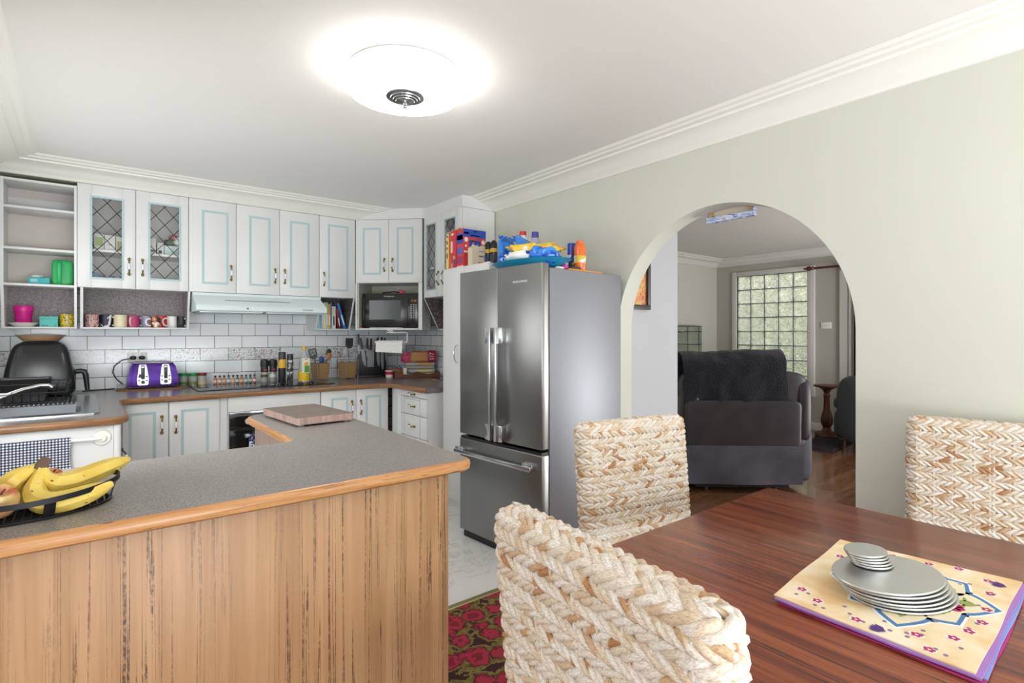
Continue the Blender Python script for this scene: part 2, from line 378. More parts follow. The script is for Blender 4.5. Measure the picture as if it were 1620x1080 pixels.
def glass_door(parent, x0, x1, z0, z1, hside, hz, y=0, inset=(.075, .075, .075, .075), pitch=.118):
    g = .0015; t = .018; l, r, b, tp = inset; m = MB(); a0, a1, b0, b1 = x0+l+.012, x1-r-.012, z0+b+.012, z1-tp-.012
    m.box(x0+g, a0, y, y+t, z0+g, z1-g, .002); m.box(a1, x1-g, y, y+t, z0+g, z1-g, .002)
    m.box(a0, a1, y, y+t, b1, z1-g, .002); m.box(a0, a1, y, y+t, z0+g, b0, .002)
    m.mi = 1; frame_trim(m, a0-.012, a1+.012, b0-.012, b1+.012, .014, y)
    d = m.build('door', [CAB, TRIM], parent)
    m = MB(); m.box(a0-.004, a1+.004, y+.008, y+.011, b0-.004, b1+.004); m.mi = 1
    W = a1-a0; H = b1-b0; sl = 1.18                                    # leaded diamond lattice
    def seg(p, q):
        dx, dz = q[0]-p[0], q[1]-p[1]; L = math.hypot(dx, dz)
        if L < .004: return
        m.tube([(p[0], y+.0065, p[1]), (q[0], y+.0065, q[1])], .0024, 4)
    k = -8
    while k < 16:
        for s in (1, -1):
            c = k*pitch*sl+.03
            pts = []
            for xx in (0, W):
                zz = c+s*sl*xx if s == 1 else c+sl*(W-xx)
                if 0 <= zz <= H: pts.append((xx, zz))
            for zz in (0, H):
                xx = (zz-c)/sl if s == 1 else W-(zz-c)/sl
                if 0 < xx < W: pts.append((xx, zz))
            if len(pts) >= 2: seg((a0+pts[0][0], b0+pts[0][1]), (a0+pts[1][0], b0+pts[1][1]))
        k += 1
    m.build('glass_pane', [GLASS, LEAD], d)
    if hside: pull(d, x0+.042 if hside == 'l' else x1-.042, hz, y)
    return d
ZB, ZD, ZT = 1.414, 1.715, 2.467; LAMK = laminate('#4a4240', '#62595a', 90, .6)
def wall_carcass(parent, w, dep, zb, zt, shelves=(), th=.016, mat=CAB, inner=CABIN, y0=.02):
    for a in (0, w-th): MB().box(a, a+th, y0, dep, zb, zt).build('side_panel', mat, parent)
    MB().box(th, w-th, dep-.008, dep, zb, zt).build('back_panel', inner, parent)
    MB().box(th, w-th, y0, dep-.008, zt-th, zt).build('top_panel', mat, parent); MB().box(th, w-th, y0, dep-.008, zb, zb+th).build('base_panel', mat, parent)
    for z in shelves: MB().box(th, w-th, y0+.02, dep-.008, z-.016, z).build('shelf', mat, parent)
def niche(parent, x0, x1, dep, lean=.10, th=.016, back=.28, lin_=None):
    """open cubby with slanted cheeks under a wall cabinet"""
    lin_ = lin_ or LAMB
    for x, s in ((x0, 1), (x1-th, -1)):
        m = MB(); m.poly([(0, ZD-ZB), (lean, 0), (dep, 0), (dep, ZD-ZB)], x, x+th, (), 'x'); bmesh.ops.recalc_face_normals(m.bm, faces=m.bm.faces)
        for f in m.bm.faces: f.material_index = 1 if f.normal.x*s > .9 else 0
        m.build('cheek', [CAB, lin_], parent).location = (0, 0, ZB)
    MB().box(x0+th, x1-th, back, back+.006, ZB+.012, ZD).build('niche_back', lin_, parent)
    MB().box(x0+th, x1-th, lean, dep, ZB, ZB+.012, .001).build('niche_floor', CAB, parent)
DEP = YB-YU-.002
HZ = 1.882
# open shelf unit
t = thing('open_shelf_unit', 'tall open white shelf unit at the left end of the wall cabinets', 'shelf unit', (-.432, YU, 0))
w = .402
for x in (0, w-.016):
    MB().poly([(0, 2.44-ZB), (0, ZD-ZB), (.08, 0), (DEP, 0), (DEP, 2.44-ZB)], x, x+.016, (), 'x').build('side_panel', CAB, t).location = (0, 0, ZB)
MB().box(.016, w-.016, .30, .306, ZD, 2.44).build('back_panel', M('#cfc6c0', .6), t)
MB().box(.016, w-.016, .29, .30, 2.30, 2.36, .001).build('rail', CAB, t)
MB().box(.016, w-.016, .27, .276, ZB+.012, ZD).build('niche_back', LAMB, t)
for z in (2.44, 2.255, 1.972, 1.724): MB().box(.016, w-.016, .004 if z != 2.255 else .01, .30, z-.016, z, .001).build('shelf', CAB, t)
MB().box(.016, w-.016, .08, DEP, ZB, ZB+.012, .001).build('niche_floor', CAB, t)
# leadlight cabinet + mug niche
t = thing('wall_cabinet', 'white wall cabinet with two leadlight doors above the row of mugs', 'wall cabinet', (-.029, YU, 0)); w = .694
wall_carcass(t, w, DEP, ZD, ZT, (2.0,))
glass_door(t, 0, .347, ZD, ZT, 'r', HZ, inset=(.072, .072, .062, .082)); glass_door(t, .347, w, ZD, ZT, 'l', HZ, inset=(.078, .052, .075, .078))
niche(t, .018, w+.012, DEP, .08)
# plain panelled wall cabinets
t = thing('wall_cabinet', 'single door white wall cabinet above the left half of the range hood', 'wall cabinet', (.6655, YU, 0))
wall_carcass(t, .346, DEP, ZD, ZT); door(t, 0, .346, ZD, ZT, 'r', HZ, inset=(.092, .06, .068, .085))
t = thing('wall_cabinet', 'white wall cabinet with two solid doors above the range hood\'s right half', 'wall cabinet', (1.012, YU, 0))
wall_carcass(t, .693, DEP, ZD, ZT); door(t, 0, .347, ZD, ZT, 'r', HZ, inset=(.098, .078, .072, .085)); door(t, .347, .693, ZD, ZT, 'l', HZ, inset=(.085, .09, .072, .085))
t = thing('wall_cabinet', 'single door white wall cabinet above the cookbook cubby', 'wall cabinet', (1.706, YU, 0))
wall_carcass(t, .343, DEP, ZD, ZT); door(t, 0, .343, ZD, ZT, 'l', HZ, inset=(.078, .072, .062, .072)); niche(t, 0, .336, DEP, .12, back=.35, lin_=LAMK)
# corner unit with microwave bay (front runs diagonally)
t = thing('corner_cabinet', 'diagonal white corner wall cabinet holding the microwave', 'wall cabinet', (2.05, YU, 0), -45); w = .655
zo = 1.862
for a in (0, w-.02): MB().box(a, a+.02, .02, .3, ZB, ZT).build('side_panel', CAB, t)
for a, b in ((0, .014), (w-.036, w)): MB().box(a, b, 0, .02, ZB, zo).build('front_stile', CAB, t)
MB().box(.02, w-.02, .02, .3, ZT-.016, ZT).build('top_panel', CAB, t); MB().box(.014, w-.03, .0, .36, ZB, ZB+.016, .001).build('bay_floor', CAB, t)
MB().box(.02, w-.02, .02, .36, zo, zo+.014).build('bay_ceiling', CAB, t)
MB().poly([(.02, .02), (.026, .02), (.026, .36), (w-.02, .36), (w-.02, .366), (.02, .366)], ZB+.016, zo).build('bay_lining', M('#bcbcae', .6), t)
door(t, 0, .3275, zo, ZT, 'r', 2.032, inset=(.072, .075, .08, .078)); door(t, .3275, w, zo, ZT, 'l', 2.032, inset=(.08, .085, .08, .078))
# right hand leadlight cabinet
t = thing('wall_cabinet', 'white wall cabinet with leadlight doors on the right wall beside the fridge', 'wall cabinet', (2.53, 4.515, 0), -90); w = .637
dR = WX(4.2)-2.53-.015
wall_carcass(t, w, dR, ZD, ZT, (2.0, ))
glass_door(t, 0, .318, ZD, ZT, 'r', HZ, inset=(.04, .09, .062, .065), pitch=.105); glass_door(t, .318, w, ZD, ZT, 'l', HZ, inset=(.05, .075, .062, .065), pitch=.105)
niche(t, 0, w, dR, .16, back=dR-.02, lin_=LAMK)
# range hood
t = thing('range_hood', 'pale slimline range hood under the wall cabinets over the cooktop', 'range hood', (.69, YU, 0)); w = 1.02
HW = M('#dbe7e8', .3, var=.01, name='hood_enamel')
m = MB(); m.poly([(0, 1.712), (-.005, 1.690), (-.175, 1.608), (-.18, 1.60), (-.18, 1.565), (-.17, 1.556), (DEP, 1.556), (DEP, 1.712)], 0, w, (), 'x'); m.build('canopy', HW, t)
m = MB()
for i in range(38):
    x = .22+i*.0135; y = -.095; m.box(x, x+.006, y-.006, y+.006, 1.640, 1.652)
m.build('vent_slots', M('#6f7a7c', .6), t)
for i in range(6): MB().cyl((.37+i*.035, -.180, 1.583), (.37+i*.035, -.1835, 1.583), .007, 12).build('push_button', BLACK if i == 0 else WHITE, t)
MB().box(.81, .90, -.1815, -.18, 1.578, 1.588).build('maker_plate', M('#9aa6a8', .4), t)
for a, b in ((.03, .49), (.52, .99)): MB().box(a, b, -.15, .2, 1.548, 1.556).build('grease_filter', M('#b7bdbf', .35, .6), t)

# ------------------------------------------------------------------ base cabinets
YF = 4.472; ZC = .898
t = thing('base_cabinet', 'white two door base cabinet left of the oven', 'base cabinet', (.19, YF, 0)); w = .66
m = MB(); m.box(0, w, .02, .86, .1, ZC); m.build('carcass', CAB, t); MB().box(0, w, .06, .1, 0, .1).build('kickboard', CAB, t)
door(t, .02, .285, .1, ZC, 'r', .742, inset=(.035, .075, .09, .062)); door(t, .288, .606, .1, ZC, 'l', .736, inset=(.072, .072, .09, .062))
t = thing('oven_housing', 'white panel housing around the built in oven below the cooktop', 'cabinet', (.853, YF, 0)); w = .684
m = MB(); m.box(0, w, 0, .5, .787, ZC, .002); m.build('filler_panel', CAB, t)
for a in (0, w-.008): MB().box(a, a+.008, .02, .6, 0, .787).build('side_panel', CAB, t)
MB().box(0, w, .02, .1, 0, .12).build('kickboard', CAB, t)
t = thing('oven', 'black glass built in electric oven with chrome knobs', 'oven', (.863, YF, .122)); w = .664
MB().box(.005, w-.005, .012, .58, 0, .65).build('body', BLACK, t)
MB().box(0, w, -.004, .012, .645, .662, .001).build('top_strip', CHROME, t)
MB().box(0, w, -.004, .012, .535, .643, .002).build('control_panel', GLOSSBLACK, t)
dd = MB().box(0, w, -.004, .012, .01, .530, .003).build('oven_door', GLOSSBLACK, t)
m = MB(); m.cyl((.10, -.045, .485), (w-.1, -.045, .485), .009, 12)
for x in (.115, w-.115): m.box(x-.018, x+.018, -.048, -.004, .472, .498, .002)
m.build('handle', [SILVER], dd)
for x in (.122, .33, .54):
    k = MB(); k.cyl((x, -.004, .59), (x, -.02, .59), .021, 20); k.cyl((x, -.02, .59), (x, -.03, .59), .017, 20); k.build('knob', SILVER, t)
t = thing('base_cabinet', 'white two door base cabinet in the corner right of the oven', 'base cabinet', (1.545, YF, 0)); w = .6
MB().box(0, w, .02, .86, .1, ZC).build('carcass', CAB, t); MB().box(0, w, .06, .1, 0, .1).build('kickboard', CAB, t)
door(t, 0, .302, .1, ZC, 'r', .742, inset=(.085, .072, .09, .062)); door(t, .302, w, .1, ZC, 'l', .742, inset=(.085, .07, .09, .062))
t = thing('drawer_cabinet', 'white base cabinet with stacked drawers beside the pantry', 'drawer cabinet', (2.163, 4.458, 0), -90); w = .645
MB().box(0, w, .02, .6, .1, ZC).build('carcass', CAB, t); MB().box(0, w, .06, .1, 0, .1).build('kickboard', CAB, t)
MB().box(.008, .03, .012, .02, .1, ZC).build('shadow_strip', M('#6a6560', .7), t)
m = MB(); m.box(.03, .195, 0, .02, .1, ZC, .002); m.mi = 1; m.box(.095, .102, -.002, .001, .1, .835); m.box(.12, .127, -.002, .001, .1, .835); m.build('corner_filler', [CAB, TRIM], t)
for i, (z0, z1) in enumerate(((.848, ZC), (.700, .845), (.515, .697), (.31, .512), (.1, .307))):
    m = MB(); m.box(.2, w-.005, 0, .02, z0+.0015, z1-.0015, .002); m.mi = 1
    if i:
        m.box(.262, .268, -.002, .001, z0+.003, z1-.003); m.box(.53, .536, -.002, .001, z0+.003, z1-.003)
        if i == 1: m.box(.262, .536, -.002, .001, z1-.02, z1-.012)
    d = m.build('drawer', [CAB, TRIM], t); pull(d, .40, (z0+z1)/2, 0, .10, True)
# sink run on the left wall: its end panel faces the room
t = thing('sink_cabinet', 'white sink cabinet whose blank end panel carries the towel rail', 'base cabinet', (-.49, 3.52, 0))
MB().box(0, .618, 0, .02, .1, ZC, .002).build('end_panel', CAB, t); MB().box(0, .618, .05, .09, 0, .1).build('kickboard', CAB, t)
MB().box(.0, .63, .02, .95, .1, .72).build('carcass', CAB, t)
MB().lathe([(.02, .1), (.02, ZC)], 12, (.632, .02, 0)).build('corner_post', CAB, t)
for y0, y1, hs in ((.03, .47, 'l'), (.473, .93, 'r')):
    m = MB(); m.box(.632, .652, y0, y1, .1, ZC, .002); d = m.build('door', CAB, t)
    k = MB(); k.T = Matrix.Translation((.652, y0+.05 if hs == 'l' else y1-.05, .70)) @ Matrix.Rotation(PI/2, 4, 'Z'); h = .05
    for s in (1, -1):
        k.ball((0, -.006, s*h), (.0085, .007, .0105), 10); k.tube([(0, -.008, s*(h-.006)), (0, -.020, s*(h-.018)), (0, -.026, s*.019)], [.0045, .0036, .005], 8)
    k.mi = 1; k.lathe([(.005, -.0215), (.0078, 0), (.005, .0215)], 10, (0, -.026, 0)); k.build('handle', [M('#5c554c', .4, .8), PORC], d)

# ------------------------------------------------------------------ worktops
edge = [(-.49, 3.49)] + [(.185-.1+.1*math.cos(math.radians(a)), 3.49+.1+.1*math.sin(math.radians(a))) for a in range(-90, 1, 15)] + \
       [(.185, 4.26)] + arc(.185+.10, 4.345, .10, 180, 90, 6, .095)[0:] + [(2.05, 4.44), (2.13, 4.36), (2.13, 3.84), (2.15, 3.80), (2.915, 3.80)]
nose = [(-.012, .902), (.004, .902), (.012, .908), (.0145, .921), (.012, .933), (.004, .9395), (-.012, .94)]
t = thing('kitchen_worktop', 'dark grey laminate worktop with timber edge along the back wall', 'worktop', (0, 0, 0))
outline = [(x, y) for x, y in edge] + [(WX(3.8)-.016, 3.80), (WX(5.36)-.016, YB-.002), (-.49, YB-.002)]
outline = [p for i, p in enumerate(outline) if i == 0 or math.dist(p, outline[i-1]) > .002]
outline = [p for p in outline if p != (2.915, 3.80)]
bowl = [(-.40, 3.80), (.0, 3.80), (.0, 4.26), (-.40, 4.26)]
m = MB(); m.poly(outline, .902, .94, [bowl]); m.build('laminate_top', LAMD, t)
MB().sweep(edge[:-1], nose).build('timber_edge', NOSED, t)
# peninsula
pe = [(XL+.01, 1.562)] + arc(1.02, 1.604, .042, -90, 0, 6) + [(1.105, 3.06)] + arc(1.025, 3.07, .08, 0, 90, 6) + arc(.785, 3.05, .10, 90, 180, 8) + [(.685, 2.32)] + arc(.625, 2.318, .06, 0, -90, 6) + [(XL+.01, 2.258)]
t = thing('breakfast_bar_worktop', 'grey speckled laminate top of the breakfast bar with golden timber edge', 'worktop', (0, 0, 0))
pi_ = [p for i, p in enumerate(pe) if i == 0 or math.dist(p, pe[i-1]) > .002]
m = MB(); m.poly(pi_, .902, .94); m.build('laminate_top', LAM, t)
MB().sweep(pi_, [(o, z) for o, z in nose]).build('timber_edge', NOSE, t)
t = thing('breakfast_bar', 'wood veneer breakfast bar cabinet facing the dining area', 'cabinet', (0, 0, 0))
MB().box(XL+.01, .99, 1.595, 1.613, 0, .9015, .001).build('veneer_panel', OAK, t)
MB().box(XL+.01, .985, 1.614, 2.2, .06, .9015).build('carcass', CAB, t)
BRL = wood_mat([(.3, '#8b7569'), (.6, '#a08b80')], (9, 9, .5), 3, .5)
MB().box(.715, 1.05, 2.2, 3.08, .06, .9015).build('return_carcass', BRL, t)
# ------------------------------------------------------------------ things on shelves
def item(name, label, cat, loc, mb, mats, rz=0, group=None):
    """one-mesh thing"""
    o = mb.build(name, mats); o.location = loc; o.rotation_euler[2] = math.radians(rz); return tag(o, label, cat, group)
ZN = ZB+.0122; YM = 5.165
# open shelf: lower niche
item('saucer', 'white saucer under the pink tub', 'saucer', (-.327, YM, ZN), MB().lathe([(.05, 0), (.055, .004), (.088, .028), (.086, .030), (.05, .008), (.001, .007)], 28), M('#e6e2dc', .3))
m = MB().lathe([(.040, 0), (.042, .002), (.053, .125), (.050, .125), (.040, .004)], 28); t = thing('plastic_tub', 'bright pink lidded plastic tub on a white saucer', 'tub', (-.327, YM, ZN+.0075))
m.build('cup', M('#d01a86', .4), t); MB().lathe([(.0535, .105), (.0550, .118), (.0545, .139), (.052, .142), (.001, .142)], 28).build('lid', M('#dd1f90', .35), t)
t = thing('gift_box', 'small flat teal box between the pink tub and the yellow mug', 'box', (-.188, YM-.02, ZN)); MB().box(-.05, .05, -.04, .04, 0, .058, .0015).build('box_base', M('#58bcb2', .55), t)
MB().box(-.0515, .0515, -.0415, .0415, .058, .076, .0015).build('lid', M('#55b8ae', .55), t)
m = MB(); m.box(-.04, -.005, -.0409, -.04, .008, .014); m.box(.03, .042, -.0409, -.04, .008, .014); m.build('printed_label', M('#2d6f6a', .6), t)
def mug(name, label, x, y, body, r=.042, h=.095, rim='#e9e4d8', ang=-90, handle=None, group=None, z=ZN, taper=.94):
    t = thing(name, label, 'mug', (x, y, z), ang, group)
    m = MB(); m.lathe([(r*taper*.9, 0), (r*taper, .004), (r, h*.5), (r*taper*1.02, h), (r*taper*.95, h), (r*.85, h*.6), (r*.8, .008), (.001, .007)], 28)
    m.build('cup', body, t)
    a = [(r*.9+.0, 0, h*.8), (r+.014, 0, h*.84), (r+.028, 0, h*.7), (r+.031, 0, h*.5), (r+.024, 0, h*.28), (r+.008, 0, h*.17), (r*.9, 0, h*.18)]
    MB().tube(a, .0058, 10, flat=.75).build('handle', handle or M(rim, .3), t); return t
mug('mug', 'yellow speckled mug on the open shelf beside the teal box', -.087, YM, patt(['#5a4a20', '#d9b930', '#e2c63c', '#dcbf38'], 90), .045, .096)
G = 'mugs in the niche under the leadlight cabinet'
mug('mug', 'pale pink mug with dark red spots at the left end of the niche', .056, YM, patt(['#6a2740', '#d9a9a4', '#e2b9b2', '#d6a39b'], 85), .044, .098, ang=-100, group=G)
mug('mug', 'white mug with a dark navy panel next to the pink spotted mug', .145, YM+.04, patt(['#23243c', '#e4e4ea', '#e4e4ea'], 14), .042, .097, ang=-20, handle=M('#f0f0f2', .2), group=G)
mug('mug', 'cream mug with a thin dark scroll line', .232, YM-.01, M('#ddd2ae', .35), .044, .096, ang=20, handle=M('#5c7a44', .3), group=G)
mug('mug', 'magenta mug with a broad white band and handle', .315, YM, patt(['#b03868', '#b8406f', '#eeeae6'], 9), .041, .092, ang=-112, group=G)
mug('mug', 'lavender grey mug behind the white printed mug', .40, YM+.05, M('#a7a4bd', .35), .040, .092, ang=-150, handle=M('#ffffff', .2), group=G)
mug('mug', 'small white mug with an orange and black picture', .456, YM-.055, patt(['#2a2420', '#d0783c', '#e9ebe8', '#eceeec'], 22), .036, .083, ang=-170, handle=M('#f2f2f2', .25), group=G)
mug('mug', 'bright red mug half hidden behind the small white mug', .503, YM+.04, M('#d0281e', .3), .040, .095, ang=30, handle=M('#d0281e', .3), group=G)
mug('mug', 'white mug with a looped handle next to the black mug', .575, YM+.02, M('#ececec', .25), .038, .092, ang=-165, handle=M('#f4f4f4', .2), group=G)
mug('mug', 'black mug with a white loop drawing at the right end', .64, YM-.0, patt(['#18181a', '#1c1c1e', '#202022', '#d8d8d8'], 30), .036, .092, ang=-60, handle=M('#e6e6e6', .2), group=G)
# open shelf: upper shelf
t = thing('storage_box', 'turquoise cardboard box with a white cloth on the upper shelf', 'box', (-.240, YM-.03, 1.7242)); MB().box(-.058, .058, -.045, .045, 0, .052, .002).build('box_base', M('#3fb6b8', .55), t)
MB().box(-.045, -.008, -.0457, -.045, .018, .042).build('printed_label', M('#8fd0d0', .5), t)
item('cloth', 'crumpled white cloth lying on the turquoise box', 'cloth', (-.255, YM-.03, 1.7764), MB().ball((0, 0, .012), (.03, .025, .012), 14).jitter(.012, 40), M('#e3e3e0', .9))
t = thing('jug', 'green plastic jug with moulded handle on the upper shelf', 'jug', (-.112, YM-.02, 1.7242))
m = MB(); m.ball((0, 0, .0945), (.062, .05, .0945), 28, .32); m.build('body', M('#25ad5e', .38), t)
MB().tube([(-.018, -.045, .165), (-.018, -.068, .155), (-.018, -.072, .1), (-.018, -.070, .045), (-.016, -.045, .02)], .014, 10).build('handle', M('#2cc06b', .35), t)
# inside the leadlight cabinet (z=1.731 floor, 2.0 shelf)
def carton(name, label, x, y, z, w, d, h, col, stripes=(), rz=0, cat='box', group=None):
    t = thing(name, label, cat, (x, y, z), rz, group); MB().box(-w/2, w/2, -d/2, d/2, 0, h, .001).build('carton', col if not isinstance(col, str) else M(col, .55), t)
    for (a, b, c, e, k) in stripes: MB().box(a*w-w/2, b*w-w/2, -d/2-.0008, -d/2, c*h, e*h).build('printed_panel', M(k, .5), t)
    return t
zi, zs = 1.7315, 2.0003
carton('tea_carton', 'white and green tea carton behind the left leadlight pane', .10, 5.17, zs, .06, .12, .13, '#e4e6de', ((.1, .9, .3, .8, '#a9c07c'),))
carton('tea_carton', 'plain white carton in the middle of the left leadlight shelf', .165, 5.17, zs, .065, .12, .125, '#eeeeea', ((.3, .7, .4, .45, '#9aa1a0'),))
carton('tea_carton', 'cream carton with an olive label behind the left leadlight pane', .235, 5.17, zs, .065, .12, .12, '#e6e3d6', ((.1, .8, .1, .7, '#b9b98a'),))
item('glass_jar', 'blue tinted glass jar low behind the left leadlight pane', 'jar', (.075, 5.15, zi), MB().lathe([(.034, 0), (.037, .004), (.037, .085), (.03, .095), (.03, .108)], 20), M('#8fa3bd', .15, trans=.3))
for i, (x, y) in enumerate(((.15, 5.17), (.215, 5.2), (.265, 5.16))):
    item('drinking_glass', 'clear drinking glass behind the left leadlight pane', 'glass', (x, y, zi), MB().lathe([(.026, 0), (.034, .09), (.032, .09), (.024, .006), (.001, .006)], 16), M('#c8cfd4', .1, trans=.5), group='glasses in the leadlight cabinet')
carton('carton', 'tall narrow white carton behind the right leadlight pane', .435, 5.15, zs, .045, .1, .13, '#e9e7e4', ((.2, .8, .2, .3, '#4a4a4a'),))
carton('carton', 'short white carton with black print behind the right leadlight pane', .487, 5.15, zs, .045, .1, .10, '#eceae8', ((.2, .7, .15, .4, '#3c3c3e'),))
carton('tissue_box', 'mint and white box under dark packets behind the right leadlight pane', .565, 5.17, zs, .10, .1, .085, '#cfe6df', ((0, 1, .55, 1, '#dfeef0'),))
item('snack_packet', 'dark green packet lying on the mint box', 'packet', (.57, 5.18, zs+.0855), MB().ball((0, 0, .028), (.055, .05, .028), 16, .6).jitter(.008), M('#5c6a58', .5))
item('snack_packet', 'dusty pink packet on top of the green packet', 'packet', (.585, 5.18, zs+.142), MB().ball((0, 0, .02), (.035, .03, .02), 14, .7), M('#b06a68', .5))
t = carton('recipe_box', 'brown box with yellow edging low behind the right leadlight pane', .46, 5.15, zi, .10, .1, .075, '#a59890', ((0, 1, .9, 1, '#d8b84e'), (.93, 1, 0, .9, '#d8b84e'), (.3, .7, .35, .6, '#b04a40')))
item('glass_bowl', 'clear glass bowl low behind the right leadlight pane', 'bowl', (.575, 5.17, zi), MB().lathe([(.03, 0), (.035, .004), (.05, .09), (.048, .09), (.03, .008), (.001, .008)], 20), M('#cdd3d6', .1, trans=.5))
# right leadlight cabinet and its niche
for i, (x, y, r, h, c, s) in enumerate(((2.66, 4.40, .045, .13, '#d9d6cf', 'white canister on the shelf of the right leadlight cabinet'), (2.67, 4.27, .05, .10, '#8d7a60', 'tan bowl stack on the shelf of the right leadlight cabinet'))):
    item('canister', s, 'canister', (x, y, zs), MB().lathe([(r, 0), (r, h*.9), (r*.9, h)], 20), M(c, .4))
t = thing('blender_jug', 'clear plastic beaker standing on a white base in the right niche', 'beaker', (2.70, 4.27, ZN)); MB().lathe([(.05, 0), (.048, .075), (.03, .08), (.001, .08)], 20).build('base', WHITE, t)
MB().lathe([(.042, .08), (.040, .2), (.038, .2), (.040, .083)], 20).build('jug', M('#b9bcc0', .15, trans=.6), t)
# cookbooks in the cubby
G = 'cookbooks in the wall cubby'
bx = 1.735
for th, h, c, s, tl in ((.019, .215, '#b9dbe6', 'pale blue cookbook, leftmost in the wall cubby', 0), (.018, .225, '#7fc0dc', 'sky blue cookbook second from the left in the cubby', 0), (.019, .245, '#e6c3cb', 'pale pink cookbook in the cubby', 0), (.016, .25, '#efe8b8', 'pale yellow cookbook in the cubby', 0),
                        (.02, .25, '#a9d2b0', 'mint green cookbook in the cubby', 0), (.022, .235, '#e9a33a', 'orange cookbook in the cubby', 0), (.012, .25, '#3f86c0', 'thin blue book beside the orange cookbook', 0), (.036, .215, '#dcd6c4', 'thick cream cookbook in the cubby', 0),
                        (.02, .19, '#8d2f38', 'dark red ring bound cookbook leaning in the cubby', -8), (.024, .245, '#2f7cc4', 'blue cookbook leaning at the right of the row', -16)):
    bx += .03 if tl == -8 else .028 if tl < -10 else 0; t = thing('cookbook', s, 'book', (bx, 5.115, ZN), 0, G); R = Matrix.Rotation(math.radians(tl), 4, 'Y'); sh = 0
    m = MB(); m.T = R; m.box(0, th, 0, .15, 0.001, h, .002); m.build('cover', M(c, .5), t)
    m = MB(); m.T = R; m.box(.0025, th-.0025, .004, .148, h-.001, h+.0006); m.build('pages', M('#efece2', .8), t)
    if th > .018:
        m = MB(); m.T = R; m.box(th*.3, th*.7, -.0008, .0006, h*.15, h*.55); m.build('spine_title', M('#3c3c40' if c in ('#dcd6c4', '#efe8b8') else '#f3efe4', .5), t)
    bx += th+.0015
# microwave in the bay
t = thing('microwave', 'black microwave oven inside the diagonal corner cabinet', 'microwave', (2.05+.329*.7071+.06*.7071, YU-.329*.7071+.06*.7071, ZB+.0165), -45)
w2, hh = .285, .335
MB().box(-w2, w2, .02, .29, .012, hh, .006).build('body', M('#1b1b1d', .35), t)
dd = MB().box(-w2, .165, 0, .02, .012, hh, .004).build('door', M('#1a1a1c', .22), t)
MB().box(-.215, .10, -.0012, .001, .085, .27, .0).build('window', M('#55595a', .12), dd)
MB().box(-.27, -.262, -.012, .002, .07, .29, .003).build('handle_strip', M('#4a4a4c', .3), dd)
m = MB(); text(m, 'Westinghouse', .018, (-.02, -.001, .308), FRONT); m.build('maker_lettering', M('#d8d8d8', .4), dd)
c = MB().box(.166, w2, 0, .02, .012, hh, .004).build('control_panel', M('#161618', .2), t)
m = MB(); text(m, '12:48', .026, (.225, -.001, .262), FRONT); ok = m.build('clock_display', M('#e08a30', .4), c); 
m = MB()
for i in range(3):
    for j in range(8): m.box(.195+i*.024, .209+i*.024, -.0012, .001, .222-j*.018, .231-j*.018)
m.build('keypad', M('#b9b9ba', .5), c)
m = MB()
for x in (-.22, .22):
    for y in (.05, .25): m.cyl((x, y, 0), (x, y, .014), .012, 10)
m.build('feet', BLACK, t)
mwz = ZB+.0165+hh
item('cable', 'coiled black cable on top of the microwave', 'cable', (2.36, 4.80, mwz+.0005), MB().tube([(-.09, .06, .006), (-.04, .02, .012), (0, 0, .018), (.04, -.03, .012), (.06, -.06, .006)], .006, 8), BLACK)
item('packet', 'small pink and white packet on top of the microwave', 'packet', (2.42, 4.75, mwz+.0005), MB().ball((0, 0, .018), (.028, .02, .018), 14, .6).jitter(.006), patt(['#d8475c', '#e87a86', '#f0eef0'], 30))
item('cutting_mat', 'thin white board lying under the microwave edge', 'board', (2.285, 4.775, ZN+.0042), MB().box(-.17, .15, -.028, -.012, 0, .006, .001), M('#ececea', .5), -45)
item('bottle_cap', 'small red cap beside the microwave foot', 'cap', (2.105, 4.965, ZN+.0042), MB().lathe([(.010, 0), (.011, .012), (.008, .016), (.001, .016)], 14), M('#b02030', .4))

# ------------------------------------------------------------------ worktop items
WZ = CT+.0003
# cooktop
t = thing('cooktop', 'black glass ceramic cooktop set into the back worktop', 'cooktop', (1.205, 4.95, WZ))
MB().box(-.52, .52, -.30, .33, 0, .006, .002).build('glass_plate', GLOSSBLACK, t)
for i in range(4): MB().lathe([(.021, .006), (.020, .018), (.013, .02), (.012, .032), (.001, .033)], 16, (.08+.085*i, -.24, 0)).build('control_knob', BLACK, t)
CK = WZ+.0063
# toaster
item('table_mat', 'oval woven cane mat under the toaster', 'mat', (.45, 5.13, WZ), MB().lathe([(.25, 0), (.252, .003), (.25, .006), (.001, .006)], 40, sy=.62), wood_mat([(.3, '#6a4a2e'), (.7, '#a07c54')], (1, 1, 1), 90, .8))
t = TOA = thing('toaster', 'metallic purple four slot toaster with two silver control panels', 'toaster', (.444, 5.20, WZ+.0065))
PUR = M('#4d2a8a', .28, .55, var=.05, name='purple_metallic')
m = MB(); m.rings([[(sx*(w-(.02 if abs(c) else 0)*0), y, z) for sx, y, c in ((-1, -d, 0), (1, -d, 0), (1, d, 0), (-1, d, 0))] for w, d, z in ((.168, .105, .014), (.170, .108, .03), (.165, .104, .10), (.150, .092, .17), (.132, .076, .200))])
bmesh.ops.bevel(m.bm, geom=[e for e in m.bm.edges if abs(e.verts[0].co.z-e.verts[1].co.z) > .01], offset=.025, segments=4, affect='EDGES'); m._fin(m.bm.faces)
m.build('body', PUR, t)
MB().box(-.167, .167, -.104, .104, .004, .02, .006).build('base', M('#2a2a2e', .4), t)
m = MB(); m.box(-.130, .130, -.072, .072, .196, .204, .004); m.build('top_plate', SILVER, t)
m = MB()
for x in (-.065, .065):
    for y in (-.03, .03): m.box(x-.055, x+.055, y-.011, y+.011, .203, .2055)
m.build('slots', BLACK, t)
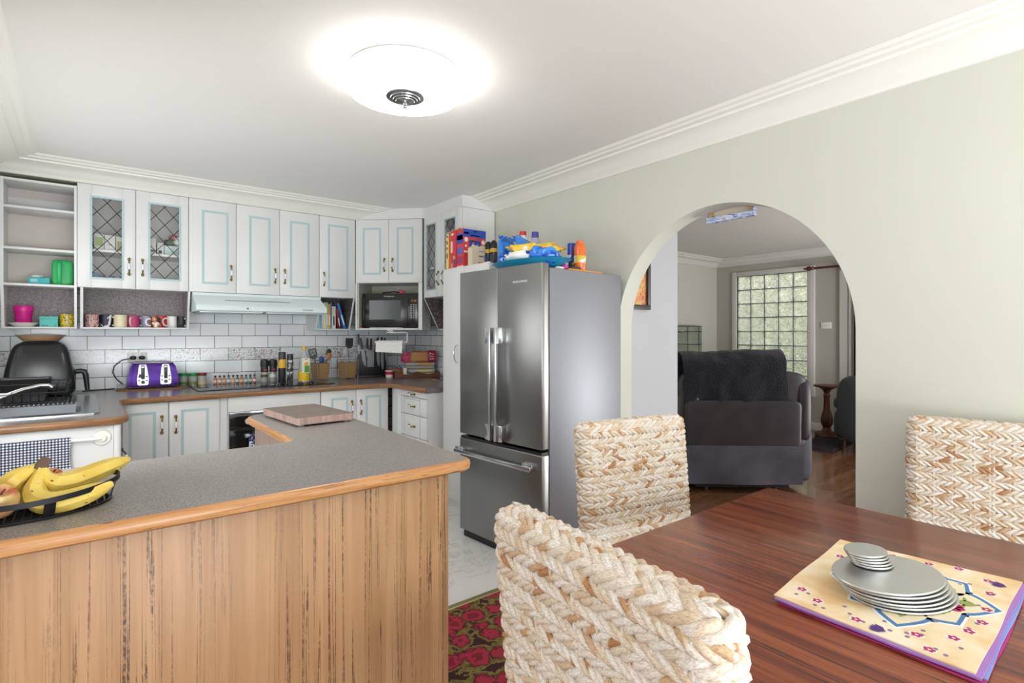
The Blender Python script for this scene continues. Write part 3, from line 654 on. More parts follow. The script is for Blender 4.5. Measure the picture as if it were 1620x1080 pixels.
for x in (-.073, .078):
    m = MB(); L = [(x-.022, .188), (x-.028, .16), (x-.038, .08), (x-.036, .035), (x-.026, .028), (x+.026, .028), (x+.036, .035), (x+.038, .08), (x+.028, .16), (x+.022, .188)]
    pts = []
    m.poly(L, -.112, -.106, (), 'y')
    for q in m.bm.verts: q.co.y += max(0, (q.co.z-.10))*.20 + (.002 if q.co.z > .10 else 0)
    p = m.build('control_plate', SILVER, t)
    m = MB(); m.box(x-.012, x+.012, -.1135, -.100, .075, .182, .003); m.build('lever_slot', M('#3a3a40', .3), p).location = (0, .004, 0)
    m = MB(); m.box(x-.011, x+.011, -.120, -.10, .160, .176, .003); m.build('lever', CHROME, p)
    m = MB(); m.cyl((x, -.118, .052), (x, -.108, .052), .013, 16); m.build('dial', M('#4a4a50', .3), p)
    for dx in (-.025, .025):
        for z in (.065, .095): MB().cyl((x+dx, -.1145, z), (x+dx, -.108, z), .0052, 10).build('button', M('#33333a', .4), p)
for x in (-.13, .13):
    for y in (-.08, .08): MB().cyl((x, y, 0), (x, y, .006), .009, 10).build('foot', BLACK, t)
t = thing('power_outlet', 'white double power outlet on the tiles above the toaster', 'power outlet', (.352, YB-.0005, 1.15)); MB().box(-.066, .066, -.01, 0, 0, .075, .003).build('face_plate', WHITE, t)
for x in (-.03, .03): MB().box(x-.007, x+.007, -.0135, -.009, .052, .066, .001).build('switch', M('#e2e2e0', .3), t)
for x, s in ((-.03, 'black plug in the left socket above the toaster'), (.03, 'black plug in the right socket above the toaster')):
    t = thing('plug', s, 'plug', (.352+x, YB-.0108, 1.182), 0); MB().ball((0, -.018, 0), (.022, .018, .015), 14, .7).build('plug_body', BLACK, t)
PC1 = (MB().tube([(.30, YB-.025, 1.176), (.25, YB-.03, 1.165), (.20, YB-.03, 1.12), (.19, YB-.03, 1.07), (.21, YB-.03, 1.02), (.255, YB-.03, .97), (.26, YB-.03, .945)], .004, 8)).build('power_cord', BLACK, TOA); PC1.location = -TOA.location
PC2 = (MB().tube([(0.0, 5.19, 0), (.07, 5.24, 0), (.15, 5.27, 0), (.20, 5.28, 0)], .004, 8))
item('plug', 'white adaptor plug on the worktop by the toaster', 'plug', (.245, 5.30, WZ), MB().box(-.028, .028, -.018, .018, 0, .032, .005), M('#b9b9b8', .5))
# spice jars
def jar(label, x, y, lid, fill, r=.034, h=.105, group=None, z=WZ):
    t = thing('spice_jar', label, 'jar', (x, y, z), 0, group)
    MB().lathe([(r*.9, 0), (r, .004), (r, h*.70), (r*.85, h*.76), (r*.85, h*.80)], 20).build('glass', M('#b7c0b4', .1, trans=.25), t)
    MB().lathe([(r*1.01, .008), (r*1.01, h*.34), (r*.3, h*.342)], 20).build('label_band', M(fill, .5), t)
    MB().lathe([(r*1.0, h*.78), (r*1.02, h*.79), (r*1.0, h), (.001, h)], 20).build('lid', M(lid, .35), t)
jar('herb jar with a green lid right beside the toaster', .665, 5.285, '#1f9a5a', '#5f7a3c')
jar('herb jar with a green lid, second from the toaster', .735, 5.262, '#1f9a5a', '#7a8a4c')
jar('spice jar with a dark red lid and cream powder', .80, 5.238, '#8c2733', '#c9b08c')
# little sauce bottles
G = 'row of miniature sauce bottles'
cols = [('#b96a66', 'dusky pink'), ('#c98f4e', 'tan'), ('#c9783c', 'orange brown'), ('#6f93a8', 'blue'), ('#c9a070', 'sand'), ('#5c6a64', 'dark grey green'), ('#c46a3c', 'rust orange'), ('#5f8a96', 'teal'), ('#2f7a55', 'green'), ('#a85a60', 'wine red')]
for i, (c, s) in enumerate(cols):
    x = .892+i*.0332
    t = thing('sauce_bottle', f'miniature sauce bottle with a {s} label behind the cooktop', 'bottle', (x, 5.20-.006*i, CK), 0, G)
    MB().lathe([(.0125, 0), (.0135, .003), (.0135, .042), (.006, .052), (.0055, .060)], 14).build('glass', M(c, .2), t)
    MB().lathe([(.0138, .012), (.0138, .034)], 14, cap=False).build('label_band', M('#e6d9c8' if i % 2 else '#d8c0b0', .5), t)
    MB().lathe([(.0088, .058), (.0088, .072), (.001, .073)], 14).build('cap', BLACK, t)
# grinders, sprays, oil
for x, s, f in ((1.262, 'pepper grinder with a black cap and peppercorns', '#5c4a3c'), (1.334, 'salt grinder with a black cap and white salt', '#e6e6e4')):
    t = thing('grinder', s, 'grinder', (x, 5.10, CK)); MB().lathe([(.030, 0), (.033, .004), (.031, .06), (.029, .10), (.030, .145)], 20).build('glass', M('#c3c3bf', .12, trans=.3), t)
    MB().lathe([(.0315, .008), (.0315, .072), (.01, .073)], 20).build('contents', patt([f, '#7a6858' if f[1] == '5' else '#f4f4f2'], 160), t)
    MB().lathe([(.0305, .092), (.0312, .10), (.0312, .142)], 20, cap=False).build('label_band', M('#2a2626', .4), t); MB().box(-.012, .012, -.0322, -.031, .105, .118).build('printed_mark', M('#c23b44', .5), t)
    MB().lathe([(.034, .142), (.036, .15), (.034, .195), (.022, .204), (.001, .204)], 20).build('cap', M('#2b2b2d', .4), t)
t = thing('spray_can', 'tall yellow and black spray can behind the cooktop knobs', 'spray can', (1.356, 4.90, CK)); MB().lathe([(.029, 0), (.031, .003), (.031, .20), (.027, .212)], 20).build('can', patt(['#202022', '#222', '#d9ae2a', '#deb534'] if 0 else ['#1e1e20', '#26262a', '#d9b02c', '#d9b02c'], 11), t)
MB().lathe([(.0312, .135), (.0314, .14), (.0314, .20)], 20, cap=False).build('yellow_band', M('#dcb230', .4), t); MB().lathe([(.030, .21), (.030, .268), (.026, .272), (.001, .272)], 20).build('cap', M('#3a3034', .35), t)
t = thing('spray_can', 'silver and black patterned spray can next to the yellow can', 'spray can', (1.419, 4.89, CK)); MB().lathe([(.025, 0), (.027, .003), (.027, .19), (.023, .202)], 20).build('can', patt(['#242428', '#5c5c60', '#d8d8da', '#e2e2e4'], 24), t)
MB().lathe([(.0262, .2), (.0262, .25), (.022, .253), (.001, .253)], 20).build('cap', M('#2e2a2c', .35), t)
t = thing('oil_bottle', 'clear bottle of yellow cooking oil with a yellow cap', 'bottle', (1.542, 4.90, CK))
MB().lathe([(.046, 0), (.05, .005), (.048, .03), (.05, .06), (.047, .10), (.044, .17), (.04, .215), (.02, .265), (.015, .28), (.015, .295)], 24).build('bottle', M('#d9dede', .08, trans=.45), t)
MB().lathe([(.0485, .006), (.0505, .03), (.0505, .10), (.01, .101)], 24).build('oil', M('#e0bd1e', .15), t)
m = MB(); m.box(-.033, .033, -.052, -.048, .085, .215); m.build('paper_label', M('#e9e6cf', .5), t); m = MB(); m.box(-.012, .03, -.0528, -.052, .09, .15); m.mi = 1; m.cyl((.004, -.0531, .165), (.004, -.052, .165), .017, 14); m.mi = 2; m.box(-.012, .014, -.0528, -.052, .203, .209)
m.build('printed_picture', [M('#4f9a3a', .5), M('#e9a428', .5), M('#c8382c', .5)], t); MB().lathe([(.018, .29), (.019, .295), (.018, .318), (.001, .32)], 16).build('cap', M('#e0b020', .4), t)
# utensil baskets
WICK = NT('wicker'); _v = WICK.obj((1, 1, 1)); _w = WICK.n('ShaderNodeTexWave'); _w.wave_type = 'BANDS'; _w.bands_direction = 'Z'; _w.inputs['Scale'].default_value = 34; _w.inputs['Distortion'].default_value = 3; WICK.l(_v, _w.inputs['Vector'])
WICK.base(WICK.ramp(_w.outputs['Fac'], [(0, '#86643e'), (.4, '#b8925f'), (1, '#d2b07c')])); WICK.bump(_w.outputs['Fac'], .8, .004); WICK = WICK.m
def basket(label, x, y):
    t = thing('utensil_basket', label, 'basket', (x, y, WZ), 12)
    m = MB(); m.rings([[(w*sx, w*sy, z) for sx, sy in ((-1, -1), (1, -1), (1, 1), (-1, 1))] for w, z in ((.058, .012), (.066, .08), (.068, .16), (.062, .16), (.058, .03))])
    bmesh.ops.bevel(m.bm, geom=[e for e in m.bm.edges if abs(e.verts[0].co.z-e.verts[1].co.z) > .02], offset=.014, segments=3, affect='EDGES'); m._fin(m.bm.faces); m.build('woven_body', WICK, t)
    m = MB(); m.tube([(sx*.071, sy*.071, .185) for sx, sy in ((-1, -1), (1, -1), (1, 1), (-1, 1))], .0025, 6, True)
    for sx in (-1, 1):
        for sy in (-1, 1): m.tube([(sx*.071, sy*.071, .185), (sx*.070, sy*.070, .01), (sx*.068, sy*.068, 0)], .0025, 6)
    m.build('wire_frame', SILVER, t)
def utensil(name, label, x, y, z, L, lean, head, col, az=0, hcol=None):
    """handle stands in the basket, head on top"""
    t = thing(name, label, 'utensil', (x, y, z), az, None, (0, math.radians(lean)))
    MB().tube([(0, 0, 0), (0, 0, L)], [.006, .004], 8).build('handle', M(hcol or col, .4), t); m = MB()
    if head == 'turner': m.poly([(-.02, L), (.02, L), (.038, L+.03), (.038, L+.10), (-.038, L+.10), (-.038, L+.03)], -.0012, .0012, [[(a, L+.035), (a+.006, L+.035), (a+.006, L+.09), (a, L+.09)] for a in (-.024, -.011, .002, .015)] if 'slotted' in label else (), 'y')
    elif head == 'spoon': m.ball((0, 0, L+.03), (.026, .006, .038), 14)
    else:
        for k in range(5): a = k*PI/5; m.tube([(0, 0, L)]+[(math.cos(a)*.026*math.sin(u), math.sin(a)*.026*math.sin(u), L+.045-.045*math.cos(u)) for u in [PI*j/8 for j in range(1, 16)]], .0012, 5)
    m.build('head', M(col, .4), t)
b1 = (1.775, 5.16); b2 = (2.03, 5.13); basket('square wicker utensil basket beside the oil bottle', *b1); basket('square wicker utensil basket beside the knife stand', *b2)
utensil('slotted_turner', 'dark grey slotted turner leaning left in the first basket', b1[0]-.015, b1[1], WZ+.035, .17, -14, 'turner', '#55585a')
utensil('spoon', 'black spoon leaning right in the first basket', b1[0]+.02, b1[1]+.01, WZ+.035, .20, 16, 'spoon', '#2c2c2e')
utensil('spoon', 'small wooden spoon in the first basket', b1[0]+.03, b1[1]-.02, WZ+.035, .16, 14, 'spoon', '#a87c4c')
utensil('spoon', 'blue handled spoon in the first basket', b1[0]-.0, b1[1]-.02, WZ+.035, .12, 2, 'spoon', '#2f4f9a')
utensil('turner', 'tall black turner standing in the second basket', b2[0]+.01, b2[1]+.005, WZ+.035, .26, 2, 'turner', '#2d2f31', 0, '#8a8c8e')
utensil('whisk', 'wire whisk leaning left in the second basket', b2[0]-.03, b2[1], WZ+.035, .13, -9, 'whisk', '#8d9092')
utensil('ladle', 'steel ladle leaning right in the second basket', b2[0]+.04, b2[1]-.01, WZ+.035, .16, 12, 'spoon', '#9a9da0')
utensil('tongs', 'steel tongs standing in the second basket', b2[0]-.015, b2[1]-.02, WZ+.035, .19, -3, 'spoon', '#b4b6b8')
# knife stand
KS = (2.315, 5.20); t = thing('knife_stand', 'black magnetic board stand holding a row of kitchen knives', 'knife stand', (KS[0], KS[1], WZ), -12)
MB().box(-.155, .155, -.075, .06, 0, .018, .003).build('base', M('#1d1d20', .35), t); m = MB(); m.box(-.148, .148, .0, .022, .018, .262, .003); m.build('board', M('#202124', .4), t)
def knife(label, u, ztop, hl, bl, bw, lean, cleaver=False):
    c, s = math.cos(math.radians(-12)), math.sin(math.radians(-12)); px, py = u, -.0035
    t = thing('kitchen_knife', label, 'knife', (KS[0]+c*px-s*py, KS[1]+s*px+c*py, ztop-hl), -12, 'knives on the magnetic stand', (0, math.radians(lean)))
    m = MB(); m.rings([[(-.010, -.005, z), (.010, -.005, z), (.012*k, .003, z), (-.008*k, .003, z)] for z, k in ((0, 1), (hl*.5, 1.15), (hl, 1))]); m.build('handle', M('#26262a', .3) , t)
    SB = M('#96989a', .32, 1); m = MB(); L = [(-bw/2, -bl), (bw/2, -bl), (bw/2, 0), (-bw/2, 0)] if cleaver else [(bw*.25, -bl), (bw*.48, -bl*.75), (bw/2, -bl*.2), (bw*.4, 0), (-bw*.4, 0), (-bw*.45, -bl*.6), (-bw*.15, -bl*.9)]
    m.poly(L, -.0015, .0012, (), 'y'); m.build('blade', SB, t)
knife('santoku knife, second handle from the left of the knife stand', -.098, 1.335, .115, .18, .038, -9)
knife('slim knife with silver edged handle at the left of the knife stand', -.135, 1.375, .11, .10, .02, -1)
knife('paring knife with riveted black handle beside the cleaver', -.05, 1.335, .11, .09, .022, 1)
knife('wide rectangular cleaver in the middle of the knife stand', -.012, 1.33, .115, .175, .066, 1, True)
knife('chef knife just right of the cleaver', .058, 1.335, .11, .185, .032, -2)
knife('long pointed carving knife in the right part of the stand', .10, 1.345, .11, .235, .034, -1)
knife('curved boning knife at the right end of the stand', .138, 1.335, .10, .18, .028, -5)
# paper towel
t = thing('paper_towel_holder', 'white paper towel holder hanging under the corner cabinet', 'holder', (2.335, 4.815, 0), -45)
m = MB(); m.box(-.03, .03, -.02, .02, 1.402, ZB-.0005, .002); m.tube([(-.04, 0, 1.390), (.16, 0, 1.390), (.165, 0, 1.385), (.165, 0, 1.30), (.16, 0, 1.295), (-.145, 0, 1.295)], .006, 8); m.tube([(-.0, 0, 1.40), (0, 0, 1.388)], .012, 8)
m.ball((-.148, 0, 1.295), .012, 10); m.build('bracket', M('#f4f4f4', .3), t)
m = MB(); m.cyl((-.13, 0, 0), (.13, 0, 0), .046, 28); o = m.build('paper_towel', M('#f3f2ef', .95)); o.location = (2.335, 4.815, 1.268); o.rotation_euler[2] = -PI/4; tag(o, 'white paper towel roll on the holder under the corner cabinet', 'paper towel')
m = MB(); m.grid(lambda u, v: (-.13+.26*u, -.046-.012*v, -.01-.055*v-.01*v*u), 6, 4); o = m.build('towel_sheet', M('#f3f2ef', .95), o)
# bread tray corner
TR = thing('serving_tray', 'dark wooden tray with wavy rim piled with bread and eggs', 'tray', (2.665, 4.93, WZ), -20)
TW = wood_mat([(.3, '#4a2a1a'), (.6, '#6b402a')], (3, 12, 12), 3, .4)
MB().box(-.21, .21, -.15, .15, 0, .012, .002).build('base', TW, TR)
def wavy(a, b, hgt, n=24):
    m = MB(); P = [Vector(a), Vector(b)]; d = (P[1]-P[0]); nrm = Vector((-d.y, d.x)).normalized()*.006
    R = []
    for i in range(n+1):
        u = i/n; p = P[0]+d*u; h = hgt+.012*math.cos(u*4*PI); R.append([(p.x-nrm.x, p.y-nrm.y, .002), (p.x+nrm.x, p.y+nrm.y, .002), (p.x+nrm.x, p.y+nrm.y, h), (p.x-nrm.x, p.y-nrm.y, h)])
    return m.rings(R)
for a, b in (((-.216, -.156), (.216, -.156)), ((-.216, .156), (.216, .156)), ((-.216, -.15), (-.216, .15)), ((.216, -.15), (.216, .15))): wavy(a, b, .045).build('rim', TW, TR)
def eggbox(label, x, y, z, rz, lidc, stripe):
    t = thing('egg_carton', label, 'egg carton', (x, y, z), rz); m = MB(); m.box(-.145, .145, -.05, .05, .004, .032, .004)
    for i in range(6):
        for j in (-1, 1): m.lathe([(.014, 0), (.022, .03)], 12, (-.12+.048*i, j*.026, 0))
    m.build('cup_tray', M('#a8a49c', .9), t); MB().box(-.148, .148, -.053, .053, .033, .066, .012).build('lid', M(lidc, .9), t); m = MB(); m.box(-.02, .11, -.0545, -.052, .040, .060); m.build('printed_label', M(stripe, .6), t)
eggbox('lower grey egg carton with a pale yellow label in the tray', 2.70, 4.90, WZ+.0125, -20, '#b9b6ac', '#dccf7a'); eggbox('upper grey egg carton with an orange label, under the bread', 2.70, 4.905, WZ+.0795, -22, '#b4b0a6', '#d89a34')
t = thing('bread_bag', 'sliced loaf in a clear and crimson bag on the egg cartons', 'bread', (2.715, 4.90, WZ+.146), -20)
m = MB(); m.ball((-.01, 0, .058), (.105, .055, .057), 22, .45).jitter(.008, 22); m.build('loaf', M('#c08a52', .5), t); m = MB(); m.ball((.105, 0, .060), (.05, .060, .060), 18, .4).jitter(.006, 25); text(m, 'S17', .05, (.10, -.0665, .06), FRONT @ Matrix.Rotation(PI/2, 3, 'Z')); 
m2 = m.build('bag_end', M('#a3284e', .35), t); m = MB(); text(m, 'S17', .055, (.10, -.0690, .062), FRONT @ Matrix.Rotation(PI/2, 3, 'Z')); m.build('bag_lettering', M('#f0dfe4', .5), t)
m = MB(); m.ball((-.15, 0, .05), (.06, .03, .05), 14, .8).jitter(.02, 20); m.build('bag_neck', patt(['#c03a68', '#d0587e', '#e6d6dc'], 20, .3), t)
item('knife_sleeve', 'bright blue plastic sheet leaning on the tray contents', 'sheet', (2.53, 4.93, WZ+.075), MB().box(-.09, .09, -.025, .025, 0, .010, .004), M('#2f6fc0', .35), -30).rotation_euler[1] = .55
item('wooden_box', 'small brown wooden box open at the left of the tray', 'box', (2.515, 5.02, WZ+.0125), MB().box(-.05, .05, -.05, .05, 0, .075, .003).box(-.06, .0, -.055, .055, .078, .086, .002), M('#8a5a34', .6), -25)
item('milk_carton', 'cream paper packet between the wooden box and egg cartons', 'packet', (2.525, 4.885, WZ+.0125), MB().box(-.018, .018, -.02, .02, 0, .085, .003), M('#e6dcc8', .6), -30)
t = thing('yoghurt_tub', 'small red and white tub beside the knife stand', 'tub', (2.405, 4.985, WZ)); MB().lathe([(.034, 0), (.036, .002), (.042, .062), (.001, .062)], 22).build('tub', M('#ecebe8', .4), t); MB().lathe([(.0395, .03), (.0425, .062)], 22, cap=False).build('red_band', M('#c0252e', .4), t); MB().lathe([(.044, .062), (.045, .067), (.044, .071), (.001, .071)], 22).build('lid', M('#f0efec', .3), t)
t = thing('phone', 'flat dark phone lying near the end of the worktop', 'phone', (2.66, 4.44, WZ), 25); MB().box(-.075, .075, -.037, .037, 0, .009, .004).build('case', M('#b08a6c', .4), t); MB().box(-.072, .072, -.034, .034, .009, .0098).build('screen', GLOSSBLACK, t)
# air fryer
t = FRY = thing('air_fryer', 'large glossy black air fryer in the back left corner', 'air fryer', (-.225, 4.98, WZ), 0)
AF = M('#19191b', .22, name='fryer_plastic')
m = MB(); m.ball((0, 0, .19), (.185, .165, .19), 36, .30)
for q in m.bm.verts: k = 1.04-.30*max(0, (q.co.z-.06)/.32)**1.6; q.co.x *= k; q.co.y *= k
m.build('body', AF, t); MB().lathe([(.10, .372), (.105, .378), (.09, .386), (.001, .388)], 28).build('top_vent', M('#2c2c2e', .3), t)
dr = MB().box(.06, .19, -.10, .10, .02, .20, .03, 4).build('drawer', M('#141416', .18), t)
m = MB(); m.tube([(.17, -.01, .165), (.215, -.01, .170), (.235, -.01, .165), (.245, -.01, .14), (.255, -.01, .03)], [.018, .018, .019, .018, .014], 10); m.build('handle', M('#222226', .3), dr)
t = thing('pie_tray', 'brown paper pie case with a clear lid on top of the air fryer', 'tray', (-.225, 4.98, WZ+.3885)); MB().lathe([(.095, 0), (.10, .002), (.13, .034), (.128, .034), (.096, .004), (.001, .003)], 36).build('paper_case', M('#a98a66', .7), t)
MB().lathe([(.132, .034), (.140, .038), (.132, .042), (.05, .048), (.001, .049)], 36).build('lid', M('#c9c6c0', .12, trans=.5), t)
PC2 = PC2.build('power_cord', BLACK, FRY); PC2.location = Vector((0, 0, WZ+.004))-FRY.location
# sink
t = thing('sink', 'stainless steel sink with bowl and drainer in the left worktop', 'sink', (0, 0, WZ)); outer = [(-.43, 3.71), (.05, 3.71), (.075, 3.735), (.075, 4.86), (.05, 4.885), (-.43, 4.885)]
bo = [(-.385, 3.80), (-.025, 3.80), (-.005, 3.82), (-.005, 4.235), (-.025, 4.255), (-.385, 4.255)]
m = MB(); m.poly(outer, 0, .006, [bo]); m.build('rim', STEEL2, t)
m = MB(); R = []
for k, z in ((1, .005), (.97, -.02), (.94, -.14), (.88, -.16)):
    R.append([(-.205+(x+.205)*k, 4.03+(y-4.03)*k, z) for x, y in bo])
m.rings(R, False, True); m.build('bowl', M('#66686c', .42, 1), t, recalc=False)
m = MB()
for i in range(16): m.tube([(-.36+.022*i, 4.33, .0045), (-.36+.022*i, 4.80, .0045)], .0045, 6)
m.build('drainer_ridges', M('#8e9092', .35, 1), t)
m = MB(); m.tube([(-.41, 4.03, .006), (-.41, 4.03, .06)], .022, 14); m.tube([(-.41, 4.03, .05), (-.36, 4.06, .075), (-.26, 4.10, .115), (-.19, 4.12, .132), (-.155, 4.13, .130), (-.14, 4.135, .118)], [.012]*5+[.014], 12); 
t = thing('mixer_tap', 'chrome swivel tap reaching over the sink', 'tap', (0, 0, WZ+.0062)); m.build('spout', CHROME, t); MB().tube([(-.41, 4.03, .062), (-.41, 4.03, .085), (-.36, 3.99, .10), (-.30, 3.96, .105)], [.02, .016, .007, .006], 10).build('lever', CHROME, t)
# dish rack
t = thing('dish_rack', 'black wire dish rack standing on the sink drainer', 'dish rack', (-.25, 4.56, WZ+.0122)); m = MB()
for z, k in ((.0, .88), (.06, .95), (.115, 1.0)): m.tube([(sx*.19*k, sy*.16*k, z) for sx, sy in ((-1, -1), (1, -1), (1, 1), (-1, 1))], .003, 6, True)
for i in range(9):
    x = -.17+.0425*i
    for sy in (-1, 1): m.tube([(x*.9, sy*.14, 0), (x, sy*.16, .115)], .002, 5)
    m.tube([(x*.9, -.14, 0), (x*.9, .14, 0)], .002, 5)
for i in range(7):
    y = -.13+.043*i
    for sx in (-1, 1): m.tube([(sx*.167, y*.9, 0), (sx*.19, y, .115)], .002, 5)
m.build('wire_basket', M('#1c1c1f', .4, .3), t)
item('wash_tub', 'black plastic tub sitting inside the dish rack', 'tub', (-.285, 4.55, WZ+.0165), MB().rings([[(sx*w, sy*d, z) for sx, sy in ((-1, -1), (1, -1), (1, 1), (-1, 1))] for w, d, z in ((.10, .10, 0), (.125, .115, .135), (.13, .12, .14), (.118, .108, .137), (.095, .095, .01))]), M('#1a1a1c', .35))
# towel rail
t = thing('towel_rail', 'white suction towel rail on the sink cabinet end panel', 'towel rail', (0, 3.5195, 0)); m = MB(); m.cyl((.08, 0, .838), (.08, -.012, .838), .042, 28, .036); m.cyl((.08, -.012, .838), (.08, -.03, .838), .017, 16); m.build('mount', M('#eeece6', .35), t)
MB().cyl((-.40, -.028, .846), (.08, -.028, .838), .009, 12).build('bar', WHITE, t); MB().lathe([(.042, 0), (.034, .012), (.001, .012)], 24).build('mount', M('#eeece6', .35), t)
bpy.data.objects['mount.001'].location = (-.40, 0, .846); bpy.data.objects['mount.001'].rotation_euler = (PI/2, 0, 0)
def gingham():
    t = NT('gingham'); v = t.obj(); sx = t.n('ShaderNodeSeparateXYZ'); t.l(v, sx.inputs[0])
    st = lambda s: t.math('GREATER_THAN', t.math('FRACT', t.math('MULTIPLY', s, 78)), .5)
    f = t.math('MULTIPLY', t.math('ADD', st(sx.outputs[0]), st(sx.outputs[2])), .5)
    t.base(t.ramp(f, [(0, '#e6e8ec'), (.3, '#6d7284'), (.7, '#20243a')], 'CONSTANT')); t.b.inputs['Roughness'].default_value = .9; return t.m
def drape(x0, x1, y, ztop, zf, zb, amp=.006, n=30, r=.012):
    m = MB()
    def fn(u, v):
        x = x0+(x1-x0)*u; L1 = ztop-zf; L2 = ztop-zb; s = v*(L1+PI*r+L2)
        wv = amp*math.sin(u*21+.7)*(.3+.7*abs(v-.45)*1.6)
        if s < L1: return (x+.004*math.sin(s*30), y-r-wv*(1-s/L1)-.002, zf+s)
        if s < L1+PI*r: a = (s-L1)/r; return (x, y-r*math.cos(a), ztop+r*math.sin(a))
        return (x, y+r+.1*wv, ztop-(s-L1-PI*r))
    m.grid(fn, n, 34); return m
item('tea_towel', 'navy and white checked tea towel hanging on the white rail', 'towel', (0, 0, 0), drape(-.38, -.045, 3.4915, .846, .62, .65), gingham())
def leafprint():
    t = NT('blue_print'); v = t.obj(); n1 = t.noise(v, 38, 3, .6, 1.5); t.base(t.ramp(n1, [(0, '#1c2456'), (.52, '#252e66'), (.54, '#dfe2ee')], 'CONSTANT')); t.b.inputs['Roughness'].default_value = .9; return t.m
item('tea_towel', 'blue and white floral tea towel hanging on the oven handle', 'towel', (0, 0, 0), drape(.985, 1.14, 4.427, .607, .35, .40, .004, 16, .0125), leafprint())
# chopping board
def endgrain():
    t = NT('end_grain_board'); v = t.obj(); br = t.n('ShaderNodeTexBrick'); t.l(v, br.inputs['Vector']); br.inputs['Scale'].default_value = 1; br.inputs['Brick Width'].default_value = .045; br.inputs['Row Height'].default_value = .04; br.inputs['Mortar Size'].default_value = .0004
    br.inputs['Color1'].default_value = lin('#84766a'); br.inputs['Color2'].default_value = lin('#786a60'); br.inputs['Mortar'].default_value = lin('#6a5c52'); t.base(br.outputs['Color']); t.b.inputs['Roughness'].default_value = .5; return t.m
def sidegrain():
    t = NT('board_side'); v = t.obj((1, 1, .1)); vo = t.n('ShaderNodeTexVoronoi'); vo.inputs['Scale'].default_value = 26; t.l(v, vo.inputs['Vector']); t.base(t.mix(.55, t.ramp(t.noise(v, 60, 3), [(.3, '#a08078'), (.6, '#b89a90'), (.8, '#c9b4aa')]), t.ramp(vo.outputs['Color'], [(0, '#8a6a60'), (1, '#c4aca0')]))); t.b.inputs['Roughness'].default_value = .55; return t.m
t = thing('chopping_board', 'thick end grain chopping board on the breakfast bar return', 'chopping board', (.905, 2.83, CT), 4)
m = MB(); m.poly([(-.13, -.24), (.13, -.24), (.14, -.23), (.14, .23), (.13, .24), (-.13, .24), (-.14, .23), (-.14, -.23)], .010, .042)
for f in m.bm.faces: f.material_index = 0 if abs(f.normal.z) > .9 else 1
bmesh.ops.recalc_face_normals(m.bm, faces=m.bm.faces)
for f in m.bm.faces: f.material_index = 0 if f.normal.z > .9 else 1
m.build('block', [endgrain(), sidegrain()], t)
for x in (-.11, .11):
    for y in (-.21, .21): MB().lathe([(.014, 0), (.015, .010)], 12, (x, y, .0003)).build('foot', M('#8d9296', .5), t)
# fruit basket
FB = (-.125, 1.79, WZ); t = thing('fruit_basket', 'black metal boat shaped fruit basket on the breakfast bar', 'basket', FB)
BM = M('#1e1e22', .45, .5); el = lambda a, b, z, n=48: [(a*math.cos(2*PI*i/n), b*math.sin(2*PI*i/n), z) for i in range(n)]
def band(a, b, z0, z1, w=.003):
    return MB().rings([[(k*a*math.cos(2*PI*i/56), k*b*math.sin(2*PI*i/56), z+.007*math.cos(4*PI*i/56)*(1 if lift else 0)) for i in range(56)] for k, z, lift in ((1, z0, 1), (1, z1, 1), (.985, z1, 1), (.985, z0, 1))], closed=True)
band(.205, .145, .046, .059).build('rim_band', BM, t)
m = MB(); m.tube(el(.185, .125, .004), .0035, 6, True)
for i in range(-8, 9):
    y = i*.0145; h = math.sqrt(max(0, 1-(y/.125)**2))*.185
    if h > .02: m.tube([(-h, y, .004), (h, y, .004)], .0018, 5)
for i in range(-11, 12):
    x = i*.0155; h = math.sqrt(max(0, 1-(x/.185)**2))*.125
    if h > .02: m.tube([(x, -h, .0045), (x, h, .0045)], .0018, 5)
m.build('mesh_base', BM, t)
for ang in (70, -70, 110, -110, 0, 180):
    a = math.radians(ang); ca, sa = math.cos(a), math.sin(a); m = MB(); nx, ny = -sa*.011, ca*.011
    m.rings([[(k*ca*A-nx, k*sa*B-ny, z), (k*ca*A+nx, k*sa*B+ny, z), (k*.985*ca*A+nx, k*.985*sa*B+ny, z), (k*.985*ca*A-nx, k*.985*sa*B-ny, z)] for k, A, B, z in ((1, .184, .124, .003), (1, .199, .139, .05+.007*math.cos(2*a)))]); m.build('strut', BM, t)
def banana_mat():
    t = NT('banana_skin'); v = t.obj(); f = t.noise(v, 9, 3); sp = t.noise(v, 75, 2); k = t.ramp(sp, [(0, 1.), (.27, 1.), (.30, 0.), (1, 0.)]); t.base(t.mix(k, t.ramp(f, [(.3, '#dcb440'), (.55, '#ecd068'), (.75, '#e2c456')]), '#5c4420')); t.b.inputs['Roughness'].default_value = .42; return t.m
BAN = banana_mat(); STEM = M('#6a5548', .8)
t = thing('banana_bunch', 'bunch of three ripe yellow bananas lying in the fruit basket', 'bananas', FB)
def bez(P, n=14):
    out = []
    for i in range(n+1):
        u = i/n; q = [Vector(p) for p in P]
        while len(q) > 1: q = [a.lerp(b, u) for a, b in zip(q, q[1:])]
        out.append(q[0])
    return out
S0 = (.048, .0, .104)
for P in (([S0, (.055, -.028, .02), (.13, -.02, .075), (.228, .085, .080)]), ([S0, (-.0, -.075, .0), (.09, -.115, .025), (.185, -.07, .052)]), ([(.04, .01, .104), (-.03, -.03, .085), (-.05, .0, .02), (.06, .06, .028)])):
    pts = bez(P, 16); rr = [.010, .012, .017, .0215, .0245, .026, .0265, .0268, .0268, .0268, .0265, .026, .0252, .0238, .0212, .016, .008]
    m = MB(); m.tube(pts, rr, 7); b = m.build('banana', BAN, t, 50)
    d = (pts[-1]-pts[-2]).normalized(); MB().tube([pts[-1]-d*.002, pts[-1]+d*.006], [.006, .004], 7).build('tip', M('#4a3a28', .8), b)
